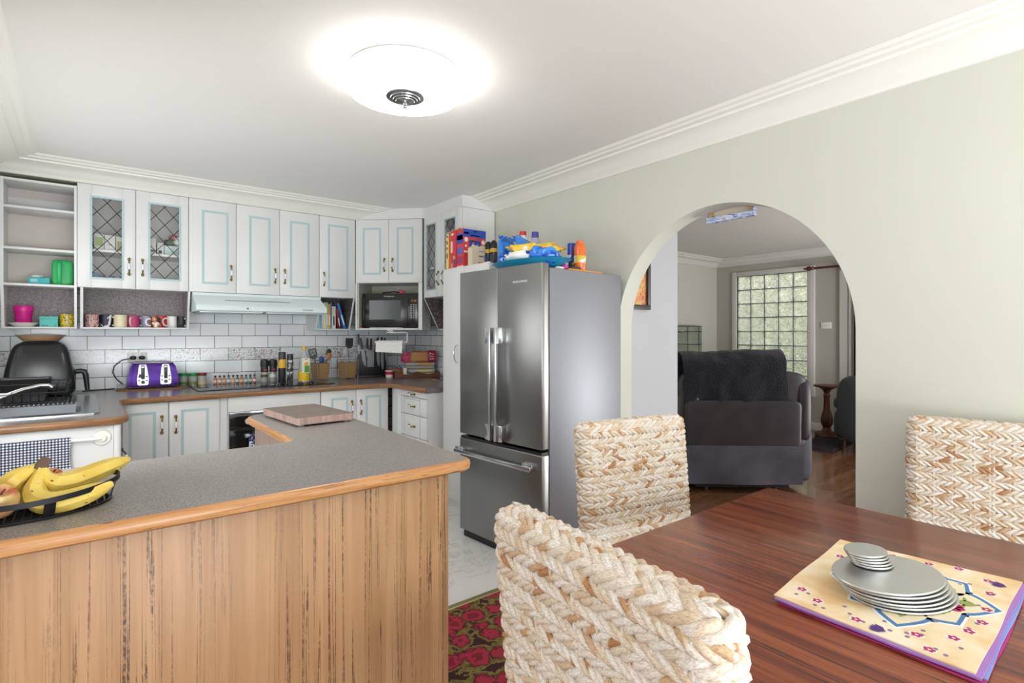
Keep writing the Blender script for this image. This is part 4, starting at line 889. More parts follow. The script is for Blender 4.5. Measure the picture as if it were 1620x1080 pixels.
MB().tube([(.042, .0, .094), (.050, .002, .112), (.054, .004, .124)], [.017, .014, .010], 10).jitter(.006, 50).build('stem', STEM, t)
def apple(label, x, y, z, r, c0, c1, rx=0):
    t = thing('apple', label, 'apple', (FB[0]+x, FB[1]+y, FB[2]+z), 0, None, (rx, .3)); q = NT('apple_skin'); v = q.obj((18, 18, 6)); f = q.noise(v, 1.5, 4); q.base(q.ramp(f, [(.35, c0), (.6, c1)])); q.b.inputs['Roughness'].default_value = .3
    MB().lathe([(.001, r*.62), (.008, r*.72), (r*.55, r*.93), (r*.9, r*.55), (r, r*.1), (r*.88, -r*.45), (r*.55, -r*.83), (.01, -r*.75), (.001, -r*.7)], 28, cap=False).build('fruit', q.m, t, 60); MB().tube([(0, 0, r*.65), (.004, 0, r*1.05)], .0018, 6).build('stalk', M('#5a4028', .8), t)
apple('red and yellow apple in front of the bananas', -.028, -.075, .046, .039, '#b5443a', '#dcb878', .5)
apple('pale red apple at the left end of the fruit basket', -.105, -.03, .046, .039, '#c46450', '#e3c690', -.3)
apple('red blushed apple behind the bananas', .055, .075, .044, .037, '#b84a3a', '#e0a878', .2)
apple('small apple near the right tip of the basket', .115, .045, .038, .030, '#c88a5a', '#e3c08a', .4)
# ------------------------------------------------------------------ pantry
PX = 2.28; PZ = 1.896
t = thing('pantry_cupboard', 'tall white pantry cupboard between the drawers and the fridge', 'cupboard', (PX, 3.754, 0), -90); w = .575; dP = WX(3.1)-PX-.015
MB().box(0, w, .02, dP, .07, PZ).build('carcass', CAB, t); MB().box(0, w, .035, .06, 0, .068).build('kickboard', CAB, t)
for a, b, hs in ((0, .301, 1), (.303, .595, 0)):
    d = MB().box(a+.001, b-.001, 0, .02, .075, PZ-.002, .002).build('door', CAB, t)
    x = .215 if hs else .38
    MB().tube([(x, 0, 1.29), (x, -.018, 1.283), (x, -.03, 1.255), (x, -.034, 1.22), (x, -.03, 1.185), (x, -.018, 1.157), (x, 0, 1.15)], .0045, 8).build('handle', CHROME, d)
MB().box(.597, .632, -.002, .018, .0, PZ, .002).build('end_filler', CAB, t); MB().box(.575, .597, .002, .018, .07, PZ).build('end_panel', CAB, t)
# ------------------------------------------------------------------ refrigerator
def brushed(col, rough, metal=1):
    t = NT('brushed_steel'); f = t.noise(t.obj((1, 1, 60)), 6, 4); mr = t.n('ShaderNodeMapRange'); mr.inputs['To Min'].default_value = rough-.04; mr.inputs['To Max'].default_value = rough+.06
    t.l(f, mr.inputs['Value']); t.l(mr.outputs[0], t.b.inputs['Roughness']); t.b.inputs['Base Color'].default_value = lin(col); t.b.inputs['Metallic'].default_value = metal; return t.m
FS = brushed('#969694', .30); FSIDE = brushed('#8f9197', .45, .6); FH = brushed('#d6d8da', .22)
t = thing('refrigerator', 'stainless steel french door refrigerator against the arch wall', 'refrigerator', (2.014, 3.10, 0), -86.15); w = .788
FR = t
MB().box(.004, w-.004, .066, .755, .045, 1.765, .004).build('cabinet_body', FSIDE, t)
MB().box(.01, w-.01, .03, .72, 0, .045).build('plinth', BLACK, t)
MB().box(.012, w-.012, .058, .066, .05, 1.76).build('door_seal', M('#2b2b2e', .6), t)
for a, b, hx in ((.002, .3935, .3935-.028), (.3945, w-.002, .3945+.028)):
    d = MB().box(a, b, 0, .058, .703, 1.79, .006, 3).build('door', FS, t)
    s = 1 if hx > .394 else -1
    m = MB(); m.box(hx-.011, hx+.011, -.048, -.034, .708, 1.415, .002)
    for z in (.708, 1.315): m.box(min(hx-s*.011, hx+s*.052), max(hx-s*.011, hx+s*.052), -.036, .0, z, z+.10, .002)
    m.build('handle', FH, d)
    if s > 0:
        m = MB(); text(m, 'FISHER & PAYKEL', .017, (.60, -.0006, 1.69), FRONT); m.build('maker_lettering', M('#e3e3e3', .4), d)
d = MB().box(.002, w-.002, 0, .058, .055, .672, .006, 3).build('freezer_drawer', FS, t)
m = MB(); m.box(.0, .735, -.052, -.036, .578, .602, .002)
for x in (.0, .655): m.box(x, x+.08, -.038, 0, .580, .618, .002)
m.build('handle', FH, d); MB().box(.01, w-.01, .004, .056, .672, .688).build('door_gap', BLACK, t)
FTZ = 1.7655
# ------------------------------------------------------------------ boxes on the pantry
def cereal(name, label, x0, x1, y0, y1, h, col, panels=(), extra=None, z=PZ):
    t = thing(name, label, 'box', ((x0+x1)/2, (y0+y1)/2, z+.0004)); a, b = (x1-x0)/2, (y1-y0)/2
    MB().box(-a, a, -b, b, 0, h, .001).build('carton', M(col, .45), t)
    m = MB(); cols = []
    for (face, u0, u1, v0, v1, c) in panels:
        if c not in cols: cols.append(c)
        m.mi = cols.index(c); e = .0008
        if face == 'x': m.box(-a-e, -a, b-2*b*u1, b-2*b*u0, v0*h, v1*h)       # spine towards the room, u runs left to right
        else: m.box(-a+2*a*u0, -a+2*a*u1, -b-e, -b, v0*h, v1*h)
    if panels: m.build('printed_panel', [M(c, .45) for c in cols], t)
    m = MB(); m.quad((-a, -b, h), (a, -b, h), (a*.95, -b*.2, h+.022), (-a*.9, -b*.2, h+.02)); m.quad((-a, b, h), (a, b, h), (a*.95, b*.5, h+.012), (-a*.95, b*.5, h+.016)); m.build('top_flap', M('#e4ddcf', .7), t); return t
cereal('cereal_box', 'yellow spined cereal box at the left edge of the pantry top', 2.305, 2.50, 3.69, 3.748, .285, '#e4c43c', [('x', .15, .5, .02, .95, '#efe29a'), ('x', .2, .45, .30, .45, '#8a7a34'), ('x', .2, .45, .55, .63, '#a08c3a'), ('x', .2, .45, .70, .80, '#8a9a5a'), ('x', .1, .8, .9, .97, '#e8e4dc'), ('x', .75, 1, 0, 1, '#c83a36')])
cereal('cereal_box', 'red cereal box standing second on the pantry top', 2.305, 2.50, 3.605, 3.684, .298, '#d23a44', [('x', .12, .42, .42, .72, '#ecd9d2'), ('x', .6, .95, .06, .22, '#5a4a6a'), ('x', .1, .5, .0, .14, '#e07a80'), ('x', .2, .6, .88, .94, '#f0d8d0'), ('x', .55, .85, .24, .32, '#d9a878')])
t = cereal('cereal_box', 'large red and blue breakfast biscuit box with an open top', 2.31, 2.525, 3.505, 3.598, .298, '#d8403c', [('x', 0, 1, .62, .88, '#2f4fae'), ('x', .05, .95, .72, .84, '#dfe3f0'), ('x', .1, .9, .34, .52, '#4a62c0'), ('x', 0, 1, .0, .04, '#e3d0d6'), ('x', .05, .9, .1, .28, '#9a3a66'),
        ('y', 0, 1, .80, 1., '#2a4fb4'), ('y', .03, .24, .87, .92, '#eef0f6'), ('y', .32, .72, .83, .855, '#eef0f6'), ('y', .45, .62, .94, .96, '#eef0f6'), ('y', .26, .76, .30, .72, '#2444a8'), ('y', .03, .20, .38, .43, '#f3e9e8'), ('y', .80, .97, .38, .43, '#f3e9e8')])
m = MB()                                                  # plain figure in a white shirt printed on the front, with round badges
def disc(x, z, rx, rz, n=20): m.poly([(x+rx*math.cos(2*PI*i/n), z+rz*math.sin(2*PI*i/n)) for i in range(n)], -.0480, -.0474, (), 'y')
m.mi = 0; disc(-.081, .215, .017, .019); disc(.082, .205, .017, .019); disc(-.082, .165, .009, .01); disc(.08, .16, .008, .009)
m.poly([(-.035, .12), (-.037, .165), (-.022, .182), (-.006, .182), (.004, .166), (.006, .12)], -.0480, -.0474, (), 'y')
m.mi = 1; disc(-.016, .195, .009, .013); m.poly([(-.03, .135), (.016, .132), (.034, .165), (.036, .19), (.028, .19), (.022, .168), (.010, .145), (-.026, .148)], -.0483, -.0479, (), 'y')
m.mi = 2; disc(-.019, .206, .010, .007)
m.build('printed_picture', [M('#eeecec', .5), M('#b98a70', .5), M('#3a2a22', .6)], t)
t = thing('biscuit_box', 'torn open beige biscuit box in front of the red and blue box', 'box', (2.425, 3.41, PZ+.0004))
tp = [(-.115, 0), (.115, 0), (.115, .095), (.108, .125), (.085, .145), (.06, .15), (.05, .135), (.02, .14), (.005, .152), (-.02, .158), (-.045, .15), (-.06, .145), (-.075, .155), (-.1, .15), (-.115, .135)]
m = MB(); m.poly(tp, -.03, -.0285, (), 'y'); m.build('front_panel', M('#dccfb6', .6), t); m = MB(); m.poly(tp, .0285, .03, (), 'y'); m.build('back_panel', M('#d3c6ae', .6), t)
m = MB(); m.box(-.115, -.1135, -.0285, .0285, 0, .135); m.build('side_panel', M('#d6cab2', .6), t); MB().box(.1135, .115, -.0285, .0285, 0, .095).build('side_panel', M('#d6cab2', .6), t); MB().box(-.113, .113, -.028, .028, 0, .0015).build('base_panel', M('#d3c6ae', .6), t)
m = MB(); Y = -.0308
m.box(-.06, .045, Y, -.03, .0, .028); m.mi = 1; m.box(-.055, -.01, Y, -.03, .068, .078); m.mi = 2; m.box(.02, .066, Y, -.03, .104, .116, .0); m.mi = 3
for i in range(5): m.ball((.04+.012*i, Y, .012+.008*(i % 2)+.012), (.009, .0006, .009), 10)
m.mi = 1; m.box(-.055, .0, Y, -.03, .108, .113)
m.build('printed_panel', [M('#d8584a', .5), M('#5a6a9a', .5), M('#2f4a94', .5), M('#b8763c', .5)], t)
for y, s in ((3.295, 'black bottle with a yellow band, nearer the wide blue dish'), (3.365, 'black bottle with a yellow band, nearer the biscuit box')):
    t = thing('sauce_bottle', s, 'bottle', (2.45, y, PZ+.0004)); MB().lathe([(.026, 0), (.028, .004), (.028, .10), (.022, .125)], 20).build('bottle', M('#20222c', .25), t)
    MB().lathe([(.0285, .10), (.0292, .105), (.0285, .128), (.02, .13)], 20).build('yellow_band', M('#c9a52e', .4), t); MB().lathe([(.026, .128), (.025, .17), (.012, .19), (.001, .191)], 20).build('cap', M('#1c1c1c', .4), t)
    m = MB(); m.box(-.0292, -.028, -.012, .012, .04, .08); m.build('paper_label', M('#3a4674', .5), t)
# ------------------------------------------------------------------ things on the fridge
t = thing('serving_dish', 'wide turquoise oval dish on the fridge top heaped with chip packets', 'dish', (2.272, 2.66, FTZ), 4)
MB().lathe([(.45, 0), (.47, .002), (.75, .035), (1.0, .072), (.985, .074), (.74, .04), (.45, .008), (.001, .007)], 56, sx=.19, sy=.315).build('dish', M('#2396bd', .3), t)
def packet(label, x, y, z, a, b, c, rz, rx, ry, mats, seed, extra=None):
    t = thing('snack_packet', label, 'packet', (x, y, z), rz, 'snack packets heaped in the turquoise dish', (rx, ry))
    m = MB(); m.ball((0, 0, 0), (a*1.05, b*1.05, c*1.25), 30, .7).jitter(.022, 13, seed); m.jitter(.007, 40, seed+3); m.build('packet', mats, t, 28)
    for s in (-1, 1):
        m = MB(); m.grid(lambda u, v: (s*(a*.93+.03*u), (v-.5)*b*1.9, .008*math.sin(v*26+seed)), 2, 18); m.build('crimped_end', mats, t)
BLU = patt(['#1d57a8', '#2a76cf', '#2f80d6', '#2a78d0', '#e6c43c', '#e8eef4'], 9, .22); YEL = patt(['#c9922c', '#e6bd36', '#ecc83e', '#e9e4d2', '#e6c040'], 8, .25); WHB = patt(['#2c3f7c', '#e6e6e4', '#ecebe8', '#3a78c4'], 10, .25)
DK = patt(['#3a3a44', '#5a5a62', '#c8ccd2'], 14, .3); BL2 = patt(['#1c4fa6', '#2a6fd0', '#3b86e0', '#d8e4f2'], 13, .18)
zb = FTZ+.06
packet('blue packet standing up at the left of the heap', 2.24, 2.86, zb+.105, .095, .065, .025, 60, .3, -1.15, BLU, 1)
packet('blue packet with a yellow burst at the top of the heap', 2.28, 2.72, zb+.13, .085, .065, .028, 80, .5, -.5, BLU, 5)
packet('long yellow packet lying across the middle of the heap', 2.22, 2.63, zb+.085, .13, .055, .026, -82, -.25, .12, YEL, 9)
packet('white packet with a blue print at the front of the heap', 2.18, 2.65, zb+.03, .10, .05, .024, -80, -.7, .05, WHB, 14)
packet('rounded blue packet at the front left of the heap', 2.19, 2.81, zb+.03, .055, .05, .04, 40, -.4, 0, BL2, 20)
packet('shiny blue packet at the right end of the heap', 2.22, 2.47, zb+.035, .085, .055, .035, -75, -.3, .1, BL2, 26)
packet('grey foil packet tucked under the yellow packet', 2.25, 2.74, zb+.04, .06, .045, .03, 70, -.2, 0, DK, 31)
packet('white and yellow packet at the right of the heap', 2.30, 2.54, zb+.09, .10, .05, .024, -70, .2, .1, YEL, 37)
t = thing('milk_bottle', 'white plastic milk bottle with a red cap behind the packets', 'bottle', (2.50, 3.01, FTZ+.0003)); MB().lathe([(.048, 0), (.055, .006), (.056, .22), (.05, .27), (.028, .315), (.02, .325)], 24).build('bottle', M('#e3e3df', .3), t); MB().lathe([(.024, .322), (.025, .33), (.024, .352), (.001, .353)], 20).build('cap', M('#d02a34', .35), t)
t = thing('cordial_bottle', 'purple capped bottle of dark red cordial behind the packets', 'bottle', (2.50, 2.875, FTZ+.0003)); MB().lathe([(.04, 0), (.045, .005), (.046, .20), (.036, .26), (.022, .29)], 24).build('bottle', M('#c6c2ca', .12, trans=.3), t)
MB().lathe([(.041, .008), (.0465, .02), (.0468, .20), (.01, .201)], 24).build('cordial', M('#7c2340', .2), t); MB().lathe([(.024, .285), (.0255, .292), (.024, .328), (.001, .33)], 20).build('cap', M('#433a94', .35), t)
item('paper_scrap', 'small white crumpled paper beside the turquoise dish', 'paper', (2.27, 2.385, FTZ+.0003), MB().ball((0, 0, .010), (.03, .022, .010), 12, .8).jitter(.006, 50), M('#dcd9d0', .9))
t = thing('tray', 'flat orange tray on the right side of the fridge top', 'tray', (2.50, 2.50, FTZ+.0003), 3.85); MB().box(-.17, .17, -.115, .115, 0, .008, .004).box(-.17, .17, -.115, -.108, .006, .014, .002).build('tray_base', M('#e89a34', .4), t)
TZ = FTZ+.0087
t = thing('spray_can', 'blue capped aerosol can on the orange tray', 'spray can', (2.515, 2.525, TZ)); MB().lathe([(.027, 0), (.029, .003), (.029, .105)], 22).build('can', patt(['#3a3f46', '#eceae6', '#efeeea', '#7aa848'], 14), t); MB().lathe([(.0292, .09), (.0292, .135), (.028, .14)], 22).build('blue_band', M('#2a3a9c', .35), t); MB().box(-.0298, -.028, -.022, .015, .098, .118).build('printed_label', M('#d8dcea', .5), t); MB().lathe([(.0285, .135), (.0285, .19), (.026, .195), (.001, .196)], 22).build('cap', M('#2b3da8', .3), t)
t = thing('drink_bottle', 'bright orange plastic bottle with a white label on the orange tray', 'bottle', (2.505, 2.443, TZ)); m = MB(); m.lathe([(.034, 0), (.038, .005), (.037, .05), (.0385, .055), (.0385, .10), (.037, .105), (.0385, .125), (.037, .13), (.0385, .15), (.036, .165), (.024, .18)], 26); m.build('bottle', M('#e8702a', .25), t)
MB().lathe([(.0388, .056), (.0392, .058), (.0392, .10), (.0388, .102)], 26, cap=False).build('paper_label', patt(['#d8b83a', '#e8e8ee', '#ecebf0', '#6a78c0'], 12), t); MB().lathe([(.022, .178), (.0225, .182), (.0225, .20), (.001, .202)], 20).build('cap', M('#e8682a', .35), t)
item('sunglasses_case', 'dark grey oblong case lying on the orange tray', 'case', (2.43, 2.41, TZ), MB().ball((0, 0, .014), (.055, .016, .014), 18, .7), M('#35342f', .5), 4)
t = thing('hair_clip', 'pink and lilac hair clip beside the dark case', 'clip', (2.355, 2.42, TZ), 10)
m = MB(); m.ball((0, 0, .016), (.03, .012, .016), 12, .7); m.build('clip_body', M('#c83a9a', .4), t); MB().ball((.012, .004, .034), (.012, .008, .022), 12, .8).build('clip_grip', M('#b98ac8', .4), t)
item('scissors', 'small dark scissors at the right end of the orange tray', 'scissors', (2.585, 2.43, TZ), MB().tube([(-.03, 0, .004), (.01, .004, .004), (.03, .012, .004), (.035, 0, .004), (.02, -.006, .004), (.0, .0, .004)], .003, 6), M('#2e2e30', .4), 0)
# ------------------------------------------------------------------ ceiling light
def opal():
    t = NT('opal_glass'); t.b.inputs['Base Color'].default_value = lin('#ffffff'); t.b.inputs['Emission Color'].default_value = (1, .985, .955, 1); t.b.inputs['Emission Strength'].default_value = 12.0; t.b.inputs['Roughness'].default_value = .3; return t.m
LP = (1.155, 2.233); t = thing('ceiling_light', 'round white glass ceiling light with a chrome rosette', 'ceiling light', (LP[0], LP[1], CZ))
MB().lathe([(.20, 0), (.250, -.004), (.258, -.016), (.256, -.0225), (.20, -.0225)], 48).build('ceiling_plate', WHITE, t)
MB().lathe([(.22, -.0235), (.256, -.0235), (.266, -.036), (.270, -.055), (.268, -.075), (.252, -.095), (.22, -.103), (.12, -.108), (.001, -.110)], 56).build('glass_shade', opal(), t)
m = MB(); m.lathe([(.088, -.107), (.086, -.112), (.068, -.115), (.066, -.120), (.056, -.121), (.054, -.126), (.044, -.127), (.042, -.132), (.022, -.135), (.01, -.139), (.006, -.146), (.010, -.152), (.008, -.159), (.001, -.161)], 32); m.build('rosette', M('#a9aaab', .25, 1), t)
# ------------------------------------------------------------------ dining table
TX0, TX1, TY0, TY1, TZT = .83, 2.155, -.95, 1.053, .76
t = thing('dining_table', 'dark red mahogany dining table with a glossy plank top', 'table', ((TX0+TX1)/2, (TY0+TY1)/2, .006))
hx, hy = (TX1-TX0)/2, (TY1-TY0)/2; tz = TZT-.006
MB().box(-hx, hx, -hy, hy, tz-.035, tz, .003).build('tabletop', MAHOG, t)
for a in ((-hx+.07, hx-.07, -hy+.06, -hy+.085), (-hx+.07, hx-.07, hy-.085, hy-.06), (-hx+.06, -hx+.085, -hy+.085, hy-.085), (hx-.085, hx-.06, -hy+.085, hy-.085)): MB().box(*a, tz-.125, tz-.0355).build('apron', DARKW, t)
for sx in (-1, 1):
    for sy in (-1, 1): MB().rings([[(sx*(hx-.09)+k*a, sy*(hy-.09)+k*b, z) for a, b in ((-1, -1), (1, -1), (1, 1), (-1, 1))] for k, z in ((.03, 0), (.04, tz-.036))]).build('leg', DARKW, t)
# ------------------------------------------------------------------ woven chairs
def strand_mat():
    t = NT('water_hyacinth'); at = t.n('ShaderNodeAttribute', attribute_name='tone'); uv = t.n('ShaderNodeUVMap'); mp = t.n('ShaderNodeMapping'); mp.inputs['Scale'].default_value = (26, 22, 1); t.l(uv.outputs[0], mp.inputs[0])
    f = t.noise(mp.outputs[0], 1, 3, .6); c = t.ramp(at.outputs['Fac'], [(0, '#b07c50'), (.12, '#c9a27a'), (.3, '#dcc5a8'), (.6, '#e8dcca'), (1, '#f1ebe2')])
    k = t.ramp(f, [(.3, '#9c8468'), (.6, '#ffffff')]); t.base(t.mix(.6, c, k, 'MULTIPLY')); t.b.inputs['Roughness'].default_value = .62; t.b.inputs['Specular IOR Level'].default_value = .3; t.bump(f, .35, .0015); return t.m
HYA = strand_mat()
class Weave:
    def __init__(s): s.V = []; s.F = []; s.tone = []; s.uv = []
    def strand(s, P, U, N, r, ru, rn, seed, closed, seg=7, pos=None, wrap=.055):
        """tube through P with per-point frame (U up, N outward); radii ru/rn in those directions"""
        rnd = random.Random(seed); n = len(P); b = len(s.V); L = 0; tones = {}; prev = None
        for i in range(n):
            if i: L += (P[i]-P[i-1]).length
            k = int(L/wrap)
            if k not in tones: tones[k] = min(1, max(0, rnd.betavariate(2.4, 1.1) if rnd.random() > .13 else rnd.random()*.4))
            a = tones[k]
            for j in range(seg):
                an = 2*PI*j/seg; s.V.append(P[i]+U[i]*(math.cos(an)*r*ru)+N[i]*(math.sin(an)*r*rn)); s.tone.append(a); s.uv.append((j/seg+.35*L/wrap, L*8))
        for i in range(n if closed else n-1):
            for j in range(seg):
                k = (j+1) % seg; i2 = (i+1) % n; s.F.append((b+i*seg+j, b+i*seg+k, b+i2*seg+k, b+i2*seg+j))
        if not closed: s.F.append(tuple(b+j for j in range(seg))[::-1]); s.F.append(tuple(b+(n-1)*seg+j for j in range(seg)))
    def braid(s, path, up, period, A, B, r, seed, closed=True, strands=3, per=11, tw=0):
        Ls = [0]; m = len(path)
        for i in range(1, m+(1 if closed else 0)): Ls.append(Ls[-1]+(path[i % m]-path[i-1]).length)
        tot = Ls[-1]; np_ = max(1, round(tot/period)); n = np_*per; pts = []; T = []
        for q in range(n if closed else n+1):
            d = tot*q/n; i = 0
            while i < len(Ls)-2 and Ls[i+1] < d: i += 1
            f = (d-Ls[i])/max(1e-9, Ls[i+1]-Ls[i]); a, b2 = path[i], path[(i+1) % m]; pts.append(a.lerp(b2, f))
        nn = len(pts)
        for i in range(nn):
            a = pts[i-1] if (i or closed) else pts[0]; b2 = pts[(i+1) % nn] if (i < nn-1 or closed) else pts[-1]; T.append((b2-a).normalized())
        for k in range(strands):
            P = []; UU = []; NN = []; rn = random.Random(seed*9+k); ph0 = rn.random()*.3
            for i in range(nn):
                u = (up-T[i]*up.dot(T[i])).normalized(); w = T[i].cross(u); ph = 2*PI*(i/per)+2*PI*k/strands+seed*1.7
                wob = 1+.12*math.sin(i*.37+seed+k)
                P.append(pts[i]+u*(A*math.sin(ph))+w*(B*(tw*math.cos(ph) if tw else math.sin(2*ph)))); UU.append(u*wob); NN.append(w)
            s.strand(P, UU, NN, r, 1.0, 1.0, seed*31+k, closed, 7)
    def rope(s, path, up, period, A, r, seed, sgn=1, closed=True, per=9, nA=.62, wrap=.05):
        """three ply twisted cord"""
        s.hel = (sgn, nA); s.braid(path, up, period, A, A*nA, r, seed, closed, 3, per, sgn)
    def build(s, name, parent):
        me = bpy.data.meshes.new(name); me.from_pydata(s.V, [], s.F); me.materials.append(HYA); me.polygons.foreach_set('use_smooth', [True]*len(me.polygons))
        at = me.attributes.new('tone', 'FLOAT', 'POINT'); at.data.foreach_set('value', s.tone); uv = me.uv_layers.new(name='UVMap'); flat = []
        for lp in me.loops: flat += s.uv[lp.vertex_index]
        uv.data.foreach_set('uv', flat); me.update(); o = bpy.data.objects.new(name, me); COL.objects.link(o); o.parent = parent; return o
def stadium(hw, ht, r, z, y0=0, n=7):
    L = []
    for cx, cy, a in ((hw-r, ht-r, 0), (-hw+r, ht-r, 90), (-hw+r, -ht+r, 180), (hw-r, -ht+r, 270)):
        for i in range(n+1):
            q = math.radians(a+90*i/n); L.append(Vector((cx+r*math.cos(q), y0+cy+r*math.sin(q), z)))
    out = []
    for i, p in enumerate(L):
        q = L[(i+1) % len(L)]; out.append(p); d = (q-p).length
        for k in range(1, int(d/.02)): out.append(p.lerp(q, k/int(d/.02)))
    return out
CH = {'hw': .255, 'ht': .036, 'top': 1.035, 'lean': .055}
def make_chair(label, loc, rz):
    t = thing('woven_dining_chair', label, 'chair', loc, rz, 'woven dining chairs around the table')
    hw, ht = CH['hw'], CH['ht']; yb = -.215; up = Vector((0, 0, 1)); W = Weave(); z = .44; row = 0
    def yat(z): return yb-CH['lean']*(z-.44)/.6
    while z < CH['top']-.034:                             # broad plaits alternating with twisted cords
        W.rope(stadium(hw, ht, .034, z, yat(z)), up, (.060, .088, .070)[row % 3], .0070, .0076, row+1, 1 if row % 2 else -1); z += .0230
        row += 1
    zt = z-.003
    W.rope(stadium(hw-.005, ht-.007, .027, zt, yat(zt)), up, .085, .0082, .0090, 71, 1); W.rope(stadium(hw-.020, ht-.020, .014, zt+.012, yat(zt)), Vector((0, 1, .2)), .075, .0075, .0085, 73, -1)
    W.braid([Vector((x, yat(zt)+.0, zt+.012)) for x in [-hw+.03+i*(2*hw-.06)/24 for i in range(25)]], Vector((0, 1, 0)), .10, .010, .0055, .0100, 77, False)
    for i in range(9):                                    # upright stakes showing between the rows
        x = -hw+.035+i*(2*hw-.07)/8
        for sy in (-1, 1):
            for dx in (-.006, .006): P = [Vector((x+dx, yat(q)+sy*(ht+.0035), q)) for q in (.43, .6, .8, CH['top']-.035)]; W.strand(P, [Vector((1, 0, 0))]*4, [Vector((0, 1, 0))]*4, .0042, 1, 1, 900+i, False, 6, wrap=.4)
    b = W.build('backrest', t)
    m = MB(); m.rings([[Vector((p.x*.97, yat(zz)+(p.y)*.6, zz)) for p in stadium(hw, ht, .03, 0, 0, 3)] for zz in (.43, CH['top']-.02)]); m.build('inner_frame', M('#54402c', .9), b)
    W = Weave()
    for k, zz in enumerate((.355, .397, .437)): W.braid(stadium(.235, .225, .05, zz, .03), up, .092, .0125, .006, .0112, 40+k)
    for k in range(9): y = -.15+.0425*k; W.braid([Vector((x, y+.01, .447)) for x in [-.22+i*.44/20 for i in range(21)]], Vector((0, 1, 0)), .09, .0125, .006, .0112, 60+k, False)
    sObj = W.build('seat', t); MB().box(-.225, .225, -.165, .245, .33, .438).build('seat_frame', M('#6a4c30', .9), sObj)
    for sx in (-1, 1):
        for y in (-.20, .22): MB().rings([[(sx*.20+k*a, y+k*b2, z) for a, b2 in ((-1, -1), (1, -1), (1, 1), (-1, 1))] for k, z in ((.016, 0), (.021, .33))]).build('leg', DARKW, t)
    return t
c1 = make_chair('woven water hyacinth dining chair nearest the camera, back turned to us', (.903, .566, .006), -96)
c2 = copy_tree(c1); c2['label'] = 'woven water hyacinth dining chair between the table and the fridge'; c2.location = (1.648, 1.112, .006); c2.rotation_euler[2] = math.radians(169)
c3 = copy_tree(c1); c3['label'] = 'woven water hyacinth dining chair against the pale wall at the right edge'; c3.location = (2.452, .422, .006); c3.rotation_euler[2] = math.radians(100)
# ------------------------------------------------------------------ placemats
MC = [(1.247, .598), (1.735, .634), (1.783, .252), (1.238, .234)]           # NW, NE, SE, SW corners of the top mat
def bil(u, v, C=MC):
    a = Vector(C[0]).lerp(Vector(C[1]), u); b = Vector(C[3]).lerp(Vector(C[2]), u); return a.lerp(b, v)
def matcloth(name, label, C, z, col, th=.0028, seed=0, flat=None):
    m = MB(); n = 14
    def edge():
        E = [bil(i/n, 0, C) for i in range(n)]+[bil(1, i/n, C) for i in range(n)]+[bil(1-i/n, 1, C) for i in range(n)]+[bil(0, 1-i/n, C) for i in range(n)]
        return [(p.x+.0015*math.sin(i*.9+seed), p.y+.0015*math.cos(i*.7+seed)) for i, p in enumerate(E)]
    m.poly(edge(), z, z+th); o = m.build(name, col); return tag(o, label, 'placemat', 'cotton placemats stacked on the table')
def shift(C, dx, dy): return [(x+dx, y+dy) for x, y in C]
z0 = TZT+.0004
matcloth('placemat', 'bright pink cotton placemat at the bottom of the stack', shift(MC, -.004, -.014), z0, M('#c43a86', .9), .0028, 3)
matcloth('placemat', 'pale blue cotton placemat second from the bottom of the stack', shift(MC, .012, -.012), z0+.0035, M('#8fa6dc', .9), .0028, 5)
matcloth('placemat', 'lilac cotton placemat just under the cream one', shift(MC, -.007, -.008), z0+.007, M('#a77cc4', .9), .0040, 7)
def batik():
    t = NT('batik_cotton'); v = t.obj(); f = t.noise(v, 9, 3, .5, .4); t.base(t.ramp(f, [(.35, '#e6c08c'), (.5, '#efdab2'), (.65, '#f3e6cb')])); t.b.inputs['Roughness'].default_value = .9; t.bump(t.noise(v, 600, 1), .2, .0006); return t.m
top = matcloth('placemat', 'cream and apricot batik placemat on top, printed with a blue flower', MC, z0+.0115, batik(), .0028, 9)
ZM = z0+.0145
m = MB()                                                   # printed design
cx, cy = 1.515, .405
def flat(L, mi, dz=0): m.mi = mi; m.poly(L, ZM+dz, ZM+dz+.0002)
def petal(a, r0, r1, wd, k=1.0):
    ca, sa = math.cos(a), math.sin(a); L = []
    for s in (1, -1):
        rng = range(0, 13) if s == 1 else range(11, 0, -1)
        for i in rng:
            u = i/12; wv = wd*k*(math.sin(PI*min(1, u*1.0)**.75)) ; rr = r0+(r1-r0)*(.5+(u-.5)*(k if k < 1 else 1)); L.append((cx+1.25*(rr*ca-s*wv*sa), cy+.92*(rr*sa+s*wv*ca)))
    return L
for i in range(8):
    a = i*PI/4+.2; R1 = .178 if i % 2 == 0 else .152
    flat(petal(a, .05, R1, .062), 0); flat(petal(a, .052, R1-.004, .059, .94), 1, .0002); flat(petal(a, .054, R1-.010, .054, .84), 2, .0004)
    flat(petal(a, .09, R1-.05, .014), 5, .0006); flat(petal(a+.16, .10, R1-.07, .010), 5, .0006); flat(petal(a-.16, .10, R1-.07, .010), 5, .0006)
def blob(x, y, r, mi, dz=.0007, n=10): flat([(x+r*math.cos(2*PI*i/n), y+r*math.sin(2*PI*i/n)) for i in range(n)], mi, dz)
def flower(x, y, r, mi, pet=5):
    blob(x, y, r*1.25, 0, .0003)
    for i in range(pet): blob(x+r*.62*math.cos(2*PI*i/pet), y+r*.62*math.sin(2*PI*i/pet), r*.38, mi)
flower(1.50, .328, .026, 3, 8); blob(1.50, .328, .009, 0, .001); flower(1.60, .455, .018, 3, 6)
for u, v in ((.10, .22), (.06, .45), (.12, .72), (.20, .86), (.30, .90), (.42, .93), (.56, .92), (.75, .90), (.90, .86), (.94, .55), (.93, .35), (.88, .14), (.72, .10), (.97, .70), (.16, .10), (.04, .80)):
    p = bil(u, v); flower(p.x, p.y, .0105, 3)
